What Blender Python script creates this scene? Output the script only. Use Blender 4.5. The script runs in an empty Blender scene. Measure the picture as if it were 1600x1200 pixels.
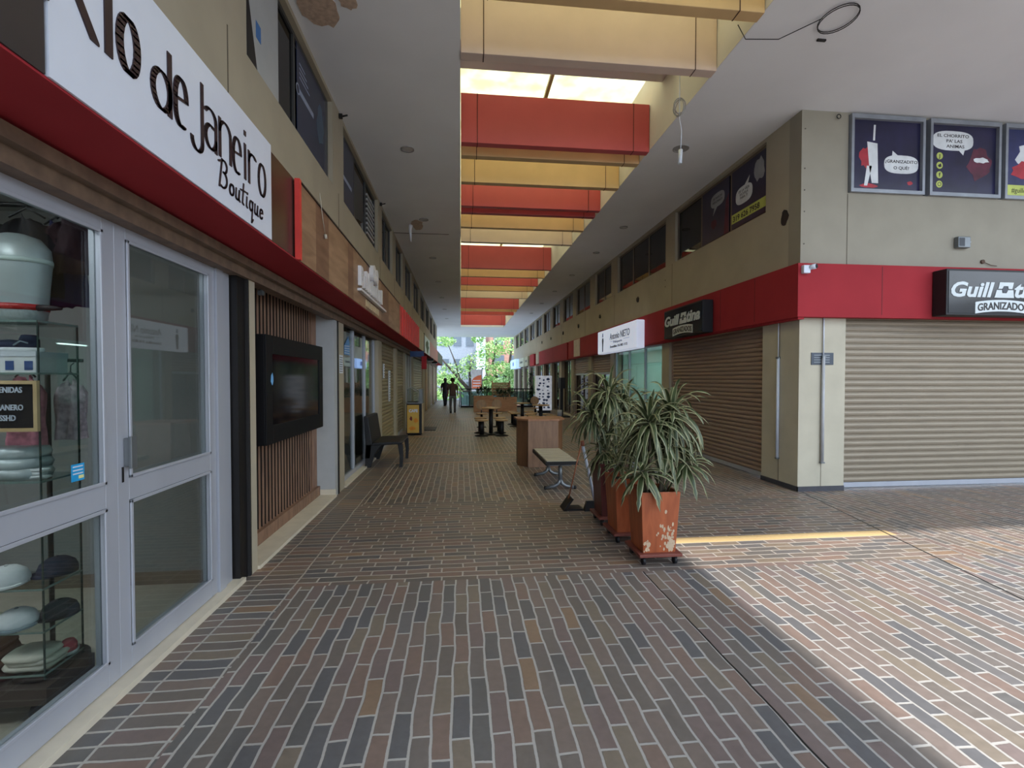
import bpy, bmesh, math, random
from mathutils import Vector, Matrix
random.seed(7)
C = bpy.context.scene.collection
SC = bpy.context.scene
PI = math.pi

# ---------------------------------------------------------------- camera
FPX, YAW, PITCH, EYE = 743.0, math.atan(80/743.), math.radians(1.2), 1.6
cam = bpy.data.cameras.new('camera'); cam_o = bpy.data.objects.new('camera', cam); C.objects.link(cam_o)
cam.sensor_fit = 'HORIZONTAL'; cam.sensor_width = 36.0; cam.lens = FPX/1600*36
cam.shift_y = 7.56/1600
cam.clip_start = 0.05; cam.clip_end = 500
cam_o.location = (0, 0, EYE); cam_o.rotation_euler = (PI/2-PITCH, 0, -YAW)
SC.camera = cam_o
# ---------------------------------------------------------------- sky, sun, exposure
w = bpy.data.worlds.new('world'); SC.world = w; w.use_nodes = True
nt = w.node_tree; bg = nt.nodes['Background']
tc = nt.nodes.new('ShaderNodeTexCoord'); nz = nt.nodes.new('ShaderNodeTexNoise'); nz.inputs['Scale'].default_value = 2.2; nz.inputs['Detail'].default_value = 5
rp = nt.nodes.new('ShaderNodeValToRGB'); rp.color_ramp.elements[0].position = .38; rp.color_ramp.elements[1].position = .62
rp.color_ramp.elements[0].color = (.5,.70,1,1); rp.color_ramp.elements[1].color = (.84,.92,1,1)
nt.links.new(tc.outputs['Generated'], nz.inputs['Vector']); nt.links.new(nz.outputs['Fac'], rp.inputs['Fac']); nt.links.new(rp.outputs['Color'], bg.inputs['Color'])
bg.inputs['Strength'].default_value = 2.6
sl = bpy.data.lights.new('sun', 'SUN'); sl.energy = 3.7; sl.angle = math.radians(1.6); sl.color = (1,.99,.97)
so = bpy.data.objects.new('sun', sl); C.objects.link(so)
so.rotation_euler = Vector((-.41, .22, -1)).to_track_quat('-Z', 'Y').to_euler()
SC.view_settings.view_transform = 'Standard'; SC.view_settings.look = 'None'
SC.view_settings.gamma = 1; SC.view_settings.use_curve_mapping = False
SC.view_settings.exposure = 0.55

# ---------------------------------------------------------------- materials
def lin(c): return tuple(((v/255.)/12.92 if v/255. < .04045 else ((v/255.+.055)/1.055)**2.4) for v in c)
MC = {}
def mat(name, rgb, rough=.6, metal=0, var=.12, scale=6, bump=0, spec=.5, emit=0, trans=0, stretch=None):
    """rgb: albedo 0-255 sRGB; var: procedural lightness variation"""
    if name in MC: return MC[name]
    m = bpy.data.materials.new(name); MC[name] = m; m.use_nodes = True
    n = m.node_tree.nodes; l = m.node_tree.links; b = n['Principled BSDF']
    col = lin(rgb)
    t = n.new('ShaderNodeTexCoord'); z = n.new('ShaderNodeTexNoise'); z.inputs['Scale'].default_value = scale; z.inputs['Detail'].default_value = 5
    src = t.outputs['Object']
    if stretch:
        mp = n.new('ShaderNodeMapping'); mp.inputs['Scale'].default_value = stretch; l.new(src, mp.inputs['Vector']); src = mp.outputs['Vector']
    l.new(src, z.inputs['Vector'])
    r = n.new('ShaderNodeValToRGB'); l.new(z.outputs['Fac'], r.inputs['Fac'])
    r.color_ramp.elements[0].position = .3; r.color_ramp.elements[1].position = .7
    r.color_ramp.elements[0].color = tuple(c*(1-var) for c in col)+(1,); r.color_ramp.elements[1].color = tuple(min(1, c*(1+var)) for c in col)+(1,)
    l.new(r.outputs['Color'], b.inputs['Base Color'])
    b.inputs['Roughness'].default_value = rough; b.inputs['Metallic'].default_value = metal
    b.inputs['Specular IOR Level'].default_value = spec
    if bump:
        bp = n.new('ShaderNodeBump'); bp.inputs['Strength'].default_value = bump; bp.inputs['Distance'].default_value = .01
        l.new(z.outputs['Fac'], bp.inputs['Height']); l.new(bp.outputs['Normal'], b.inputs['Normal'])
    if emit:
        l.new(r.outputs['Color'], b.inputs['Emission Color']); b.inputs['Emission Strength'].default_value = emit
    return m
def glass(name, tint=(200,205,205), refl=1.0):
    if name in MC: return MC[name]
    m = bpy.data.materials.new(name); MC[name] = m; m.use_nodes = True
    n = m.node_tree.nodes; l = m.node_tree.links; n.remove(n['Principled BSDF'])
    out = n['Material Output']; tr = n.new('ShaderNodeBsdfTransparent'); gl = n.new('ShaderNodeBsdfGlossy'); lw = n.new('ShaderNodeLayerWeight'); mx = n.new('ShaderNodeMixShader')
    z = n.new('ShaderNodeTexNoise'); z.inputs['Scale'].default_value = 1.5
    t = n.new('ShaderNodeTexCoord'); l.new(t.outputs['Object'], z.inputs['Vector'])
    r = n.new('ShaderNodeValToRGB'); c = lin(tint); r.color_ramp.elements[0].color = tuple(v*.95 for v in c)+(1,); r.color_ramp.elements[1].color = c+(1,)
    l.new(z.outputs['Fac'], r.inputs['Fac']); l.new(r.outputs['Color'], tr.inputs['Color'])
    gl.inputs['Roughness'].default_value = .02; lw.inputs['Blend'].default_value = .5
    pw = n.new('ShaderNodeMath'); pw.operation = 'POWER'; pw.inputs[1].default_value = 4.0; l.new(lw.outputs['Facing'], pw.inputs[0])
    ml = n.new('ShaderNodeMath'); ml.operation = 'MULTIPLY_ADD'; ml.inputs[1].default_value = refl*.75; ml.inputs[2].default_value = .05*refl; ml.use_clamp = True
    l.new(pw.outputs[0], ml.inputs[0]); l.new(ml.outputs[0], mx.inputs['Fac']); l.new(tr.outputs[0], mx.inputs[1]); l.new(gl.outputs[0], mx.inputs[2]); l.new(mx.outputs[0], out.inputs['Surface'])
    return m
def translucent(name, rgb):
    m = bpy.data.materials.new(name); MC[name] = m; m.use_nodes = True
    n = m.node_tree.nodes; l = m.node_tree.links; n.remove(n['Principled BSDF']); out = n['Material Output']
    tr = n.new('ShaderNodeBsdfTranslucent'); df = n.new('ShaderNodeBsdfDiffuse'); mx = n.new('ShaderNodeMixShader'); mx.inputs['Fac'].default_value = .25
    z = n.new('ShaderNodeTexNoise'); z.inputs['Scale'].default_value = 3; z.inputs['Detail'].default_value = 6
    t = n.new('ShaderNodeTexCoord'); l.new(t.outputs['Object'], z.inputs['Vector'])
    r = n.new('ShaderNodeValToRGB'); c = lin(rgb); r.color_ramp.elements[0].color = (c[0]*.9, c[1]*.86, c[2]*.72, 1); r.color_ramp.elements[1].color = c+(1,)
    r.color_ramp.elements[0].position = .35; r.color_ramp.elements[1].position = .6
    l.new(z.outputs['Fac'], r.inputs['Fac']); l.new(r.outputs['Color'], tr.inputs['Color']); l.new(r.outputs['Color'], df.inputs['Color'])
    l.new(tr.outputs[0], mx.inputs[1]); l.new(df.outputs[0], mx.inputs[2]); l.new(mx.outputs[0], out.inputs['Surface'])
    return m

def brick_mat():
    m = bpy.data.materials.new('brick_paving'); m.use_nodes = True
    n = m.node_tree.nodes; l = m.node_tree.links; b = n['Principled BSDF']
    def N(t, **k):
        q = n.new(t)
        for a, v in k.items(): setattr(q, a, v)
        return q
    def M(op, a, b_=None, c_=None):
        q = N('ShaderNodeMath', operation=op)
        for i, v in enumerate((a, b_, c_)):
            if v is None: continue
            if isinstance(v, (int, float)): q.inputs[i].default_value = v
            else: l.new(v, q.inputs[i])
        return q.outputs[0]
    tc = N('ShaderNodeTexCoord'); sp = N('ShaderNodeSeparateXYZ'); l.new(tc.outputs['Object'], sp.inputs[0])
    X, Y = sp.outputs['X'], sp.outputs['Y']
    # hand-laid wobble
    wz = N('ShaderNodeTexNoise'); wz.inputs['Scale'].default_value = 3.0; l.new(tc.outputs['Object'], wz.inputs['Vector'])
    wob = M('MULTIPLY', M('SUBTRACT', wz.outputs['Fac'], .5), .035)
    Xw = M('ADD', X, wob); Yw = M('ADD', Y, wob)
    mask = None
    for c_, e_ in ((4.99,1.21),(9.68,.5),(13.9,.5),(20.0,1.0)):
        k = M('COMPARE', Y, c_, e_); mask = k if mask is None else M('MAXIMUM', mask, k)
    mask = M('MULTIPLY', mask, M('LESS_THAN', X, 4.55))
    border = M('LESS_THAN', X, -1.27); mask = M('MAXIMUM', mask, border)
    notm = M('SUBTRACT', 1.0, mask)
    # U along brick, V across
    Uo = M('ADD', M('MULTIPLY', Xw, mask), M('MULTIPLY', Yw, notm))
    Vo = M('ADD', M('MULTIPLY', Yw, mask), M('MULTIPLY', Xw, notm))
    Vs = M('ADD', Vo, 50.0); row = M('FLOOR', M('DIVIDE', Vs, .0905))
    wn = N('ShaderNodeTexWhiteNoise', noise_dimensions='1D'); l.new(row, wn.inputs['W'])
    jit = M('MULTIPLY', M('SUBTRACT', wn.outputs['Value'], .5), .30)
    shift = M('ADD', M('MULTIPLY', M('MODULO', row, 2.0), .5), jit)
    shift = M('MULTIPLY', shift, M('SUBTRACT', 1.0, border))
    Un = M('ADD', M('DIVIDE', M('ADD', M('ADD', Uo, 1.57), 57.0), .285*1.0), shift)
    colm = M('FLOOR', Un)
    fu = M('SUBTRACT', Un, colm); fv = M('SUBTRACT', M('DIVIDE', Vs, .0905), row)
    du = M('MULTIPLY', M('MINIMUM', fu, M('SUBTRACT', 1.0, fu)), .285)
    dv = M('MULTIPLY', M('MINIMUM', fv, M('SUBTRACT', 1.0, fv)), .0905)
    d = M('MINIMUM', du, dv)
    fz = N('ShaderNodeTexNoise'); fz.inputs['Scale'].default_value = 60; fz.inputs['Detail'].default_value = 3; l.new(tc.outputs['Object'], fz.inputs['Vector'])
    d2 = M('ADD', d, M('MULTIPLY', M('SUBTRACT', fz.outputs['Fac'], .5), .004))
    mr = N('ShaderNodeMapRange'); mr.inputs['From Min'].default_value = .0052; mr.inputs['From Max'].default_value = .0078; l.new(d2, mr.inputs['Value'])
    brick = mr.outputs['Result']
    cb = N('ShaderNodeCombineXYZ'); l.new(row, cb.inputs[0]); l.new(colm, cb.inputs[1]); l.new(mask, cb.inputs[2])
    wc = N('ShaderNodeTexWhiteNoise', noise_dimensions='3D'); l.new(cb.outputs[0], wc.inputs['Vector'])
    r = N('ShaderNodeValToRGB'); r.color_ramp.interpolation = 'CONSTANT'
    cols = [(0,(93,92,91)),(.13,(114,103,97)),(.3,(104,98,94)),(.42,(117,101,93)),(.55,(102,96,91)),(.66,(110,98,95)),(.76,(91,91,93)),(.86,(115,106,95)),(.965,(126,107,90)),(.98,(102,100,100))]
    e = r.color_ramp.elements; e[0].position, e[0].color = 0, lin(cols[0][1])+(1,); e[1].position, e[1].color = cols[1][0], lin(cols[1][1])+(1,)
    for p_, c_ in cols[2:]:
        q = e.new(p_); q.color = lin(c_)+(1,)
    l.new(wc.outputs['Value'], r.inputs['Fac'])
    hz = N('ShaderNodeTexNoise'); hz.inputs['Scale'].default_value = 25; hz.inputs['Detail'].default_value = 6; l.new(tc.outputs['Object'], hz.inputs['Vector'])
    hs = N('ShaderNodeHueSaturation'); l.new(r.outputs['Color'], hs.inputs['Color']); l.new(M('ADD', M('MULTIPLY', hz.outputs['Fac'], .5), .8), hs.inputs['Value'])
    mo = N('ShaderNodeMix', data_type='RGBA'); mo.inputs['A'].default_value = lin((164,162,158))+(1,); l.new(hs.outputs['Color'], mo.inputs['B']); l.new(brick, mo.inputs['Factor'])
    # far paving browner and smoother worn grout
    # terracotta / yellow marker strips
    st = None
    for c_, e_ in ((9.17,.05),(10.19,.05),(13.4,.06),(14.4,.06),(19.0,.08),(21.0,.08)):
        k = M('COMPARE', Y, c_, e_); st = k if st is None else M('MAXIMUM', st, k)
    st = M('MULTIPLY', st, M('GREATER_THAN', X, -1.27))
    s2 = M('MULTIPLY', M('COMPARE', Y, 4.47, .075), M('COMPARE', X, 3.15, 1.3))
    m2 = N('ShaderNodeMix', data_type='RGBA'); l.new(mo.outputs['Result'], m2.inputs['A']); m2.inputs['B'].default_value = lin((168,132,108))+(1,); l.new(M('MULTIPLY', st, .8), m2.inputs['Factor'])
    m3 = N('ShaderNodeMix', data_type='RGBA'); l.new(m2.outputs['Result'], m3.inputs['A']); m3.inputs['B'].default_value = lin((198,176,128))+(1,); l.new(M('MULTIPLY', s2, .9), m3.inputs['Factor'])
    # expansion grooves
    xg = M('ADD', X, M('MULTIPLY', wob, .6))
    g = M('MULTIPLY', M('COMPARE', xg, 1.5, .006), M('LESS_THAN', Y, 3.78))
    g2 = M('MULTIPLY', M('COMPARE', M('SUBTRACT', X, M('MULTIPLY', Y, .23)), 3.36, .010), M('LESS_THAN', Y, 6.2))
    g = M('MAXIMUM', g, g2)
    dark = N('ShaderNodeMix', data_type='RGBA'); l.new(m3.outputs['Result'], dark.inputs['A']); dark.inputs['B'].default_value = (.01,.01,.01,1); l.new(g, dark.inputs['Factor'])
    # large worn patches
    pz = N('ShaderNodeTexNoise'); pz.inputs['Scale'].default_value = .9; pz.inputs['Detail'].default_value = 4; l.new(tc.outputs['Object'], pz.inputs['Vector'])
    h2 = N('ShaderNodeHueSaturation'); l.new(dark.outputs['Result'], h2.inputs['Color']); l.new(M('ADD', M('MULTIPLY', pz.outputs['Fac'], .5), .75), h2.inputs['Value'])
    wm = N('ShaderNodeMix', data_type='RGBA', blend_type='MULTIPLY'); l.new(h2.outputs['Color'], wm.inputs['A']); wm.inputs['B'].default_value = (1.06,.92,.80,1)
    wf = M('ADD', M('MULTIPLY', M('GREATER_THAN', Y, 3.78), .5), .35); l.new(wf, wm.inputs['Factor'])
    l.new(wm.outputs['Result'], b.inputs['Base Color'])
    rr = M('ADD', M('MULTIPLY', hz.outputs['Fac'], .25), .34)
    l.new(rr, b.inputs['Roughness'])
    bp = N('ShaderNodeBump'); bp.inputs['Strength'].default_value = .5; bp.inputs['Distance'].default_value = .004
    l.new(M('ADD', brick, M('MULTIPLY', hz.outputs['Fac'], .35)), bp.inputs['Height']); l.new(bp.outputs['Normal'], b.inputs['Normal'])
    return m

def wood_mat(name, a, b_, scale=(1,1,1), rough=.55, ns=3):
    if name in MC: return MC[name]
    m = bpy.data.materials.new(name); MC[name] = m; m.use_nodes = True
    n = m.node_tree.nodes; l = m.node_tree.links; b = n['Principled BSDF']
    t = n.new('ShaderNodeTexCoord'); mp = n.new('ShaderNodeMapping'); mp.inputs['Scale'].default_value = scale
    z = n.new('ShaderNodeTexNoise'); z.inputs['Scale'].default_value = ns; z.inputs['Detail'].default_value = 8; z.inputs['Distortion'].default_value = .6
    l.new(t.outputs['Object'], mp.inputs['Vector']); l.new(mp.outputs['Vector'], z.inputs['Vector'])
    r = n.new('ShaderNodeValToRGB'); r.color_ramp.elements[0].position = .32; r.color_ramp.elements[1].position = .68
    r.color_ramp.elements[0].color = lin(a)+(1,); r.color_ramp.elements[1].color = lin(b_)+(1,)
    l.new(z.outputs['Fac'], r.inputs['Fac']); l.new(r.outputs['Color'], b.inputs['Base Color']); b.inputs['Roughness'].default_value = rough
    return m

M_BEIGE = mat('beige_paint', (168,158,138), .7, var=.06, scale=2, spec=.3)
M_CREAM = mat('cream_paint', (186,178,158), .7, var=.07, scale=3, spec=.3)
M_UPPER = mat('grey_beige_paint', (150,143,127), .7, var=.05, scale=3, spec=.3)
M_CEIL = mat('ceiling_paint', (230,231,234), .85, var=.03, scale=1.2, spec=.2)
M_WELL = mat('well_paint', (208,202,200), .85, var=.04, scale=2, spec=.2)
M_RED = mat('red_panel', (154,46,52), .75, var=.08, scale=2, spec=.15)
M_REDB = mat('red_beam', (186,76,78), .5, var=.06, scale=2)
M_MUST = mat('mustard_beam', (206,172,124), .55, var=.08, scale=2)
M_BGB = mat('beige_beam', (208,186,172), .6, var=.06, scale=2)
M_SHUT = mat('shutter_steel', (142,130,112), .5, metal=.25, var=.08, scale=8, stretch=(.3,.3,3))
M_SHUTB = mat('shutter_brown', (152,130,116), .5, metal=.2, var=.08, scale=8, stretch=(.3,.3,3))
M_SHUTG = mat('shutter_olive', (150,136,104), .5, metal=.2, var=.1, scale=8, stretch=(.3,.3,3))
M_ALU = mat('aluminium', (176,179,188), .4, metal=.3, var=.05, scale=4, stretch=(1,1,.2))
M_ALUD = mat('aluminium_dark', (84,84,84), .4, metal=.5, var=.06, scale=4)
M_BLACK = mat('black_plastic', (20,20,23), .55, var=.1)
M_BLKM = mat('black_metal', (30,28,28), .45, metal=.3, var=.15)
M_SCREEN = mat('screen_black', (8,9,18), .08, var=.05)
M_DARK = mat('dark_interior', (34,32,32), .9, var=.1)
M_INT = mat('shop_wall_grey', (134,134,132), .8, var=.04, scale=2)
M_TILE = mat('shop_floor_tile', (176,168,150), .35, var=.1, scale=5)
M_SILL = mat('sill_stone', (206,196,176), .5, var=.06, scale=9)
M_BASE = mat('base_dark', (66,66,72), .6, var=.12, scale=8)
M_WHITE = mat('white_sign', (206,212,224), .35, var=.02)
M_INK = mat('black_ink', (32,24,26), .5, var=.05)
M_GREYW = mat('grey_white_panel', (170,172,172), .6, var=.04)
M_GLASS = glass('clear_glass', (224,229,229), 1.0)
M_GLASSD = glass('dark_glass', (90,92,96), 1.1)
M_GREEN = None
M_CASE = glass('case_glass', (238,244,242), .22)
M_SKYL = translucent('skylight_panel', (238,234,208))
M_WOODS = wood_mat('sign_wood', (124,94,70), (158,126,98), (1,.35,2), .5, 5)
M_WOODS2 = wood_mat('sign_wood_dark', (104,74,56), (128,96,74), (1,.35,2), .5, 5)
M_SLAT = wood_mat('slat_wood', (112,84,68), (150,116,94), (3,3,.4), .55, 8)
M_SLATSHADE = wood_mat('slat_wood_shade', (22,16,14), (30,22,19), (3,3,.4), .7, 8)  # near-black tone, paints the shade between and behind the slats
M_PLY = wood_mat('counter_wood', (122,92,70), (146,112,86), (3,3,.5), .5, 5)
M_PLYD = wood_mat('counter_wood_side', (112,78,52), (130,92,62), (3,3,.5), .5, 5)
M_TOPW = wood_mat('table_wood', (150,118,82), (182,146,104), (2,1,1), .45, 6)
M_BOXW = wood_mat('planter_wood', (186,138,104), (206,160,124), (.6,1,4), .6, 6)
M_GALV = mat('galvanised_steel', (120,124,126), .42, metal=.6, var=.08)
M_POT = wood_mat('rust_orange_pot', (146,72,38), (176,92,52), (3,3,.6), .42, 5)
M_POTD = wood_mat('dark_red_pot', (74,36,34), (100,50,46), (3,3,.6), .35, 5)
M_PEEL = mat('peeled_plaster', (188,164,144), .9, var=.2, scale=20)
M_SOIL = mat('soil', (50,38,30), .95, var=.3, scale=30)

# ---------------------------------------------------------------- mesh builder
class MB:
    def __init__(s): s.v=[]; s.f=[]; s.mi=[]; s.m=0; s.sm=[]; s.smooth=False
    def face(s, idx): s.f.append(idx); s.mi.append(s.m); s.sm.append(s.smooth)
    def box(s, x0,x1,y0,y1,z0,z1):
        if x0>x1: x0,x1=x1,x0
        if y0>y1: y0,y1=y1,y0
        if z0>z1: z0,z1=z1,z0
        b=len(s.v); s.v += [(x0,y0,z0),(x1,y0,z0),(x1,y1,z0),(x0,y1,z0),(x0,y0,z1),(x1,y0,z1),(x1,y1,z1),(x0,y1,z1)]
        for q in ((0,3,2,1),(4,5,6,7),(0,1,5,4),(1,2,6,5),(2,3,7,6),(3,0,4,7)): s.face([b+i for i in q])
        return s
    def frustum(s, cx,cy,z0,z1,hx0,hy0,hx1,hy1):
        b=len(s.v); s.v += [(cx-hx0,cy-hy0,z0),(cx+hx0,cy-hy0,z0),(cx+hx0,cy+hy0,z0),(cx-hx0,cy+hy0,z0),(cx-hx1,cy-hy1,z1),(cx+hx1,cy-hy1,z1),(cx+hx1,cy+hy1,z1),(cx-hx1,cy+hy1,z1)]
        for q in ((0,3,2,1),(4,5,6,7),(0,1,5,4),(1,2,6,5),(2,3,7,6),(3,0,4,7)): s.face([b+i for i in q])
        return s
    def poly(s, pts): b=len(s.v); s.v += [tuple(p) for p in pts]; s.face(list(range(b,b+len(pts)))); return s
    def prism(s, poly, fr, d0=0, d1=.01):
        """poly: 2D pts in frame fr=(origin,right,up,normal) extruded d0..d1 along normal"""
        o,r,u,n = [Vector(q) for q in fr]
        P=[o+r*a+u*b for a,b in poly]; b0=len(s.v); k=len(P)
        s.v += [tuple(p+n*d0) for p in P]+[tuple(p+n*d1) for p in P]
        s.face([b0+i for i in range(k)][::-1]); s.face([b0+k+i for i in range(k)])
        for i in range(k): j=(i+1)%k; s.face([b0+i,b0+j,b0+k+j,b0+k+i])
        return s
    def tube(s, pts, r, seg=8, cap=True):
        pts=[Vector(p) for p in pts]; rr = r if isinstance(r,(list,tuple)) else [r]*len(pts)
        b=len(s.v); prev=None; sm=s.smooth; s.smooth=True
        for i,p in enumerate(pts):
            t=(pts[min(i+1,len(pts)-1)]-pts[max(i-1,0)]).normalized()
            if prev is None:
                a=Vector((0,0,1)) if abs(t.z)<.9 else Vector((1,0,0)); x=t.cross(a).normalized()
            else:
                x=(prev-t*prev.dot(t)).normalized()
            prev=x; y=t.cross(x)
            for k in range(seg):
                a=2*PI*k/seg; s.v.append(tuple(p+(x*math.cos(a)+y*math.sin(a))*rr[i]))
        for i in range(len(pts)-1):
            for k in range(seg):
                q=b+i*seg; s.face([q+k,q+(k+1)%seg,q+seg+(k+1)%seg,q+seg+k])
        s.smooth=False
        if cap: s.face([b+k for k in range(seg)][::-1]); q=b+(len(pts)-1)*seg; s.face([q+k for k in range(seg)])
        s.smooth=sm; return s
    def lathe(s, prof, c, seg=20, sx=1, sy=1, ax=None):
        """prof: (r,z) list around vertical through c"""
        b=len(s.v); sm=s.smooth; s.smooth=True
        for r,z in prof:
            for k in range(seg):
                a=2*PI*k/seg; s.v.append((c[0]+r*sx*math.cos(a), c[1]+r*sy*math.sin(a), c[2]+z))
        for i in range(len(prof)-1):
            for k in range(seg):
                q=b+i*seg; s.face([q+k,q+(k+1)%seg,q+seg+(k+1)%seg,q+seg+k])
        s.smooth=False
        s.face([b+k for k in range(seg)][::-1]); q=b+(len(prof)-1)*seg; s.face([q+k for k in range(seg)])
        s.smooth=sm; return s
    def loft(s, rings, seg=20):
        b=len(s.v); sm=s.smooth; s.smooth=True
        for cx,cy,z,rx,ry in rings:
            for k in range(seg):
                a=2*PI*k/seg; s.v.append((cx+rx*math.cos(a),cy+ry*math.sin(a),z))
        for i in range(len(rings)-1):
            for k in range(seg): q=b+i*seg; s.face([q+k,q+(k+1)%seg,q+seg+(k+1)%seg,q+seg+k])
        s.smooth=False; s.face([b+k for k in range(seg)][::-1]); q=b+(len(rings)-1)*seg; s.face([q+k for k in range(seg)]); s.smooth=sm; return s
    def cyl(s, c, r, h, seg=20, sx=1, sy=1): return s.lathe([(r,0),(r,h)], c, seg, sx, sy)
    def disc(s, fr, r, t, seg=20, rin=0):
        o,rt,u,n=[Vector(q) for q in fr]
        if rin:
            for k in range(seg):
                a,b_=2*PI*k/seg,2*PI*(k+1)/seg
                s.prism([(rin*math.cos(a),rin*math.sin(a)),(r*math.cos(a),r*math.sin(a)),(r*math.cos(b_),r*math.sin(b_)),(rin*math.cos(b_),rin*math.sin(b_))],fr,0,t)
        else: s.prism([(r*math.cos(2*PI*k/seg),r*math.sin(2*PI*k/seg)) for k in range(seg)],fr,0,t)
        return s
    def text(s, txt, size, fr, d0=0, d1=.004, sx=1, shear=0, bold=0, align='LEFT', curve=None):
        cu=bpy.data.curves.new('t','FONT'); cu.body=txt; cu.size=size; cu.shear=shear; cu.offset=bold; cu.align_x=align
        cu.extrude=(d1-d0)/2; cu.resolution_u=3; cu.space_character=1.0
        o=bpy.data.objects.new('t',cu); C.objects.link(o)
        me=bpy.data.meshes.new_from_object(o.evaluated_get(bpy.context.evaluated_depsgraph_get()))
        bpy.data.objects.remove(o); bpy.data.curves.remove(cu)
        O,r,u,n=[Vector(q) for q in fr]; b=len(s.v)
        for v in me.vertices:
            x,y,z=v.co; x*=sx
            if curve: y+= curve*x*x
            s.v.append(tuple(O+r*x+u*y+n*(z+(d0+d1)/2)))
        for p in me.polygons: s.face([b+i for i in p.vertices])
        bpy.data.meshes.remove(me); return s
    def textfit(s, txt, fr, x0, x1, z0, z1, d0=0, d1=.004, shear=0, bold=0, curve=None):
        t=MB(); t.text(txt,1.0,((0,0,0),(1,0,0),(0,1,0),(0,0,1)),d0,d1,shear=shear,bold=bold)
        xs=[v[0] for v in t.v]; ys=[v[1] for v in t.v]; a,b_,c,d=min(xs),max(xs),min(ys),max(ys)
        O,r,u,n=[Vector(q) for q in fr]; base=len(s.v); mid=(x0+x1)/2
        for x,y,z in t.v:
            X_=x0+(x-a)/(b_-a)*(x1-x0); Z_=z0+(y-c)/(d-c)*(z1-z0)
            if curve: Z_+=curve*(X_-mid)**2
            s.v.append(tuple(O+r*X_+u*Z_+n*z))
        for f in t.f: s.face([base+i for i in f])
        return s
    def pen(s, strokes, fr, size, w, t, d=.006, sx=1):
        """broad-nib letters: strokes of 2D polylines in em units"""
        for st in strokes:
            for (x0,y0),(x1,y1) in zip(st,st[1:]):
                x0*=size*sx;x1*=size*sx;y0*=size;y1*=size
                dx,dy=x1-x0,y1-y0
                # parallelogram swept by the pen rectangle
                hw,ht=w/2,t/2
                pts=[(x0+a*hw,y0+b_*ht) for a in(-1,1) for b_ in(-1,1)]+[(x1+a*hw,y1+b_*ht) for a in(-1,1) for b_ in(-1,1)]
                h=hull(pts)
                if len(h)>2: s.prism(h,fr,0,d)
        return s
    def build(s, name, mats, parent=None, bevel=0, loc=None):
        me=bpy.data.meshes.new(name); me.from_pydata(s.v,[],s.f)
        if not isinstance(mats,(list,tuple)): mats=[mats]
        for m in mats: me.materials.append(m)
        for p,i,q in zip(me.polygons,s.mi,s.sm): p.material_index=i; p.use_smooth=q
        me.validate(); me.update()
        o=bpy.data.objects.new(name,me); C.objects.link(o)
        if parent is not None: o.parent=parent
        if bevel:
            b=o.modifiers.new('bevel','BEVEL'); b.width=bevel; b.segments=2; b.limit_method='ANGLE'
        return o
def hull(P):
    P=sorted(set((round(a,6),round(b,6)) for a,b in P))
    if len(P)<3: return P
    def half(Q):
        h=[]
        for p in Q:
            while len(h)>1 and (h[-1][0]-h[-2][0])*(p[1]-h[-2][1])-(h[-1][1]-h[-2][1])*(p[0]-h[-2][0])<=0: h.pop()
            h.append(p)
        return h
    a=half(P); b=half(P[::-1]); return a[:-1]+b[:-1]
def tag(o,label=None,cat=None,group=None,kind=None):
    if label: o['label']=label
    if cat: o['category']=cat
    if group: o['group']=group
    if kind: o['kind']=kind
    return o
def empty(name,loc,label,cat,group=None,kind=None,rz=0):
    o=bpy.data.objects.new(name,None); o.empty_display_size=.1; o.location=loc; o.rotation_euler=(0,0,rz); C.objects.link(o)
    return tag(o,label,cat,group,kind)
def struct(name,mb,m,parent=None,label=None):
    o=mb.build(name,m,parent)
    if parent is None: o['kind']='structure'
    if label: o['label']=label
    return o
def kids(o): return [c for c in bpy.data.objects if c.parent==o]
def copy_tree(o,parent=None):
    c=o.copy(); C.objects.link(c)
    if parent is not None: c.parent=parent
    for k in kids(o): copy_tree(k,c)
    return c
def at(origin):   # builder shift: local coords for parts of an empty at origin
    return Vector(origin)
# frames (origin,right,up,normal)
def FL(x,y,z): return ((x,y,z),(0,1,0),(0,0,1),(1,0,0))      # on the left wall, facing +X
def FR(x,y,z): return ((x,y,z),(0,-1,0),(0,0,1),(-1,0,0))    # on the right wall, facing -X
def FS(x,y,z): return ((x,y,z),(1,0,0),(0,0,1),(0,-1,0))     # facing the camera (-Y)
def FD(x,y,z): return ((x,y,z),(1,0,0),(0,1,0),(0,0,-1))     # facing down

H0,H1,SILLZ,WTOP,CZ = 2.5,3.18,4.2,5.3,5.36
XL,XR = -1.7,4.75

# ================================================================ SETTING
mb=MB(); mb.box(-7,24,-14,27,-.25,0); mb.box(-7,-.05,27,36,-.25,0); mb.box(4.2,8,27,43,-.25,0)
struct('floor',mb,brick_mat())
mb=MB(); mb.box(-150,150,36.3,220,-4.4,-4.0); mb.box(-.05,4.2,27.02,36.3,-4.4,-4.0)
tag(mb.build('street_ground',mat('asphalt',(120,120,120),.9,var=.15)),kind='structure')
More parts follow.
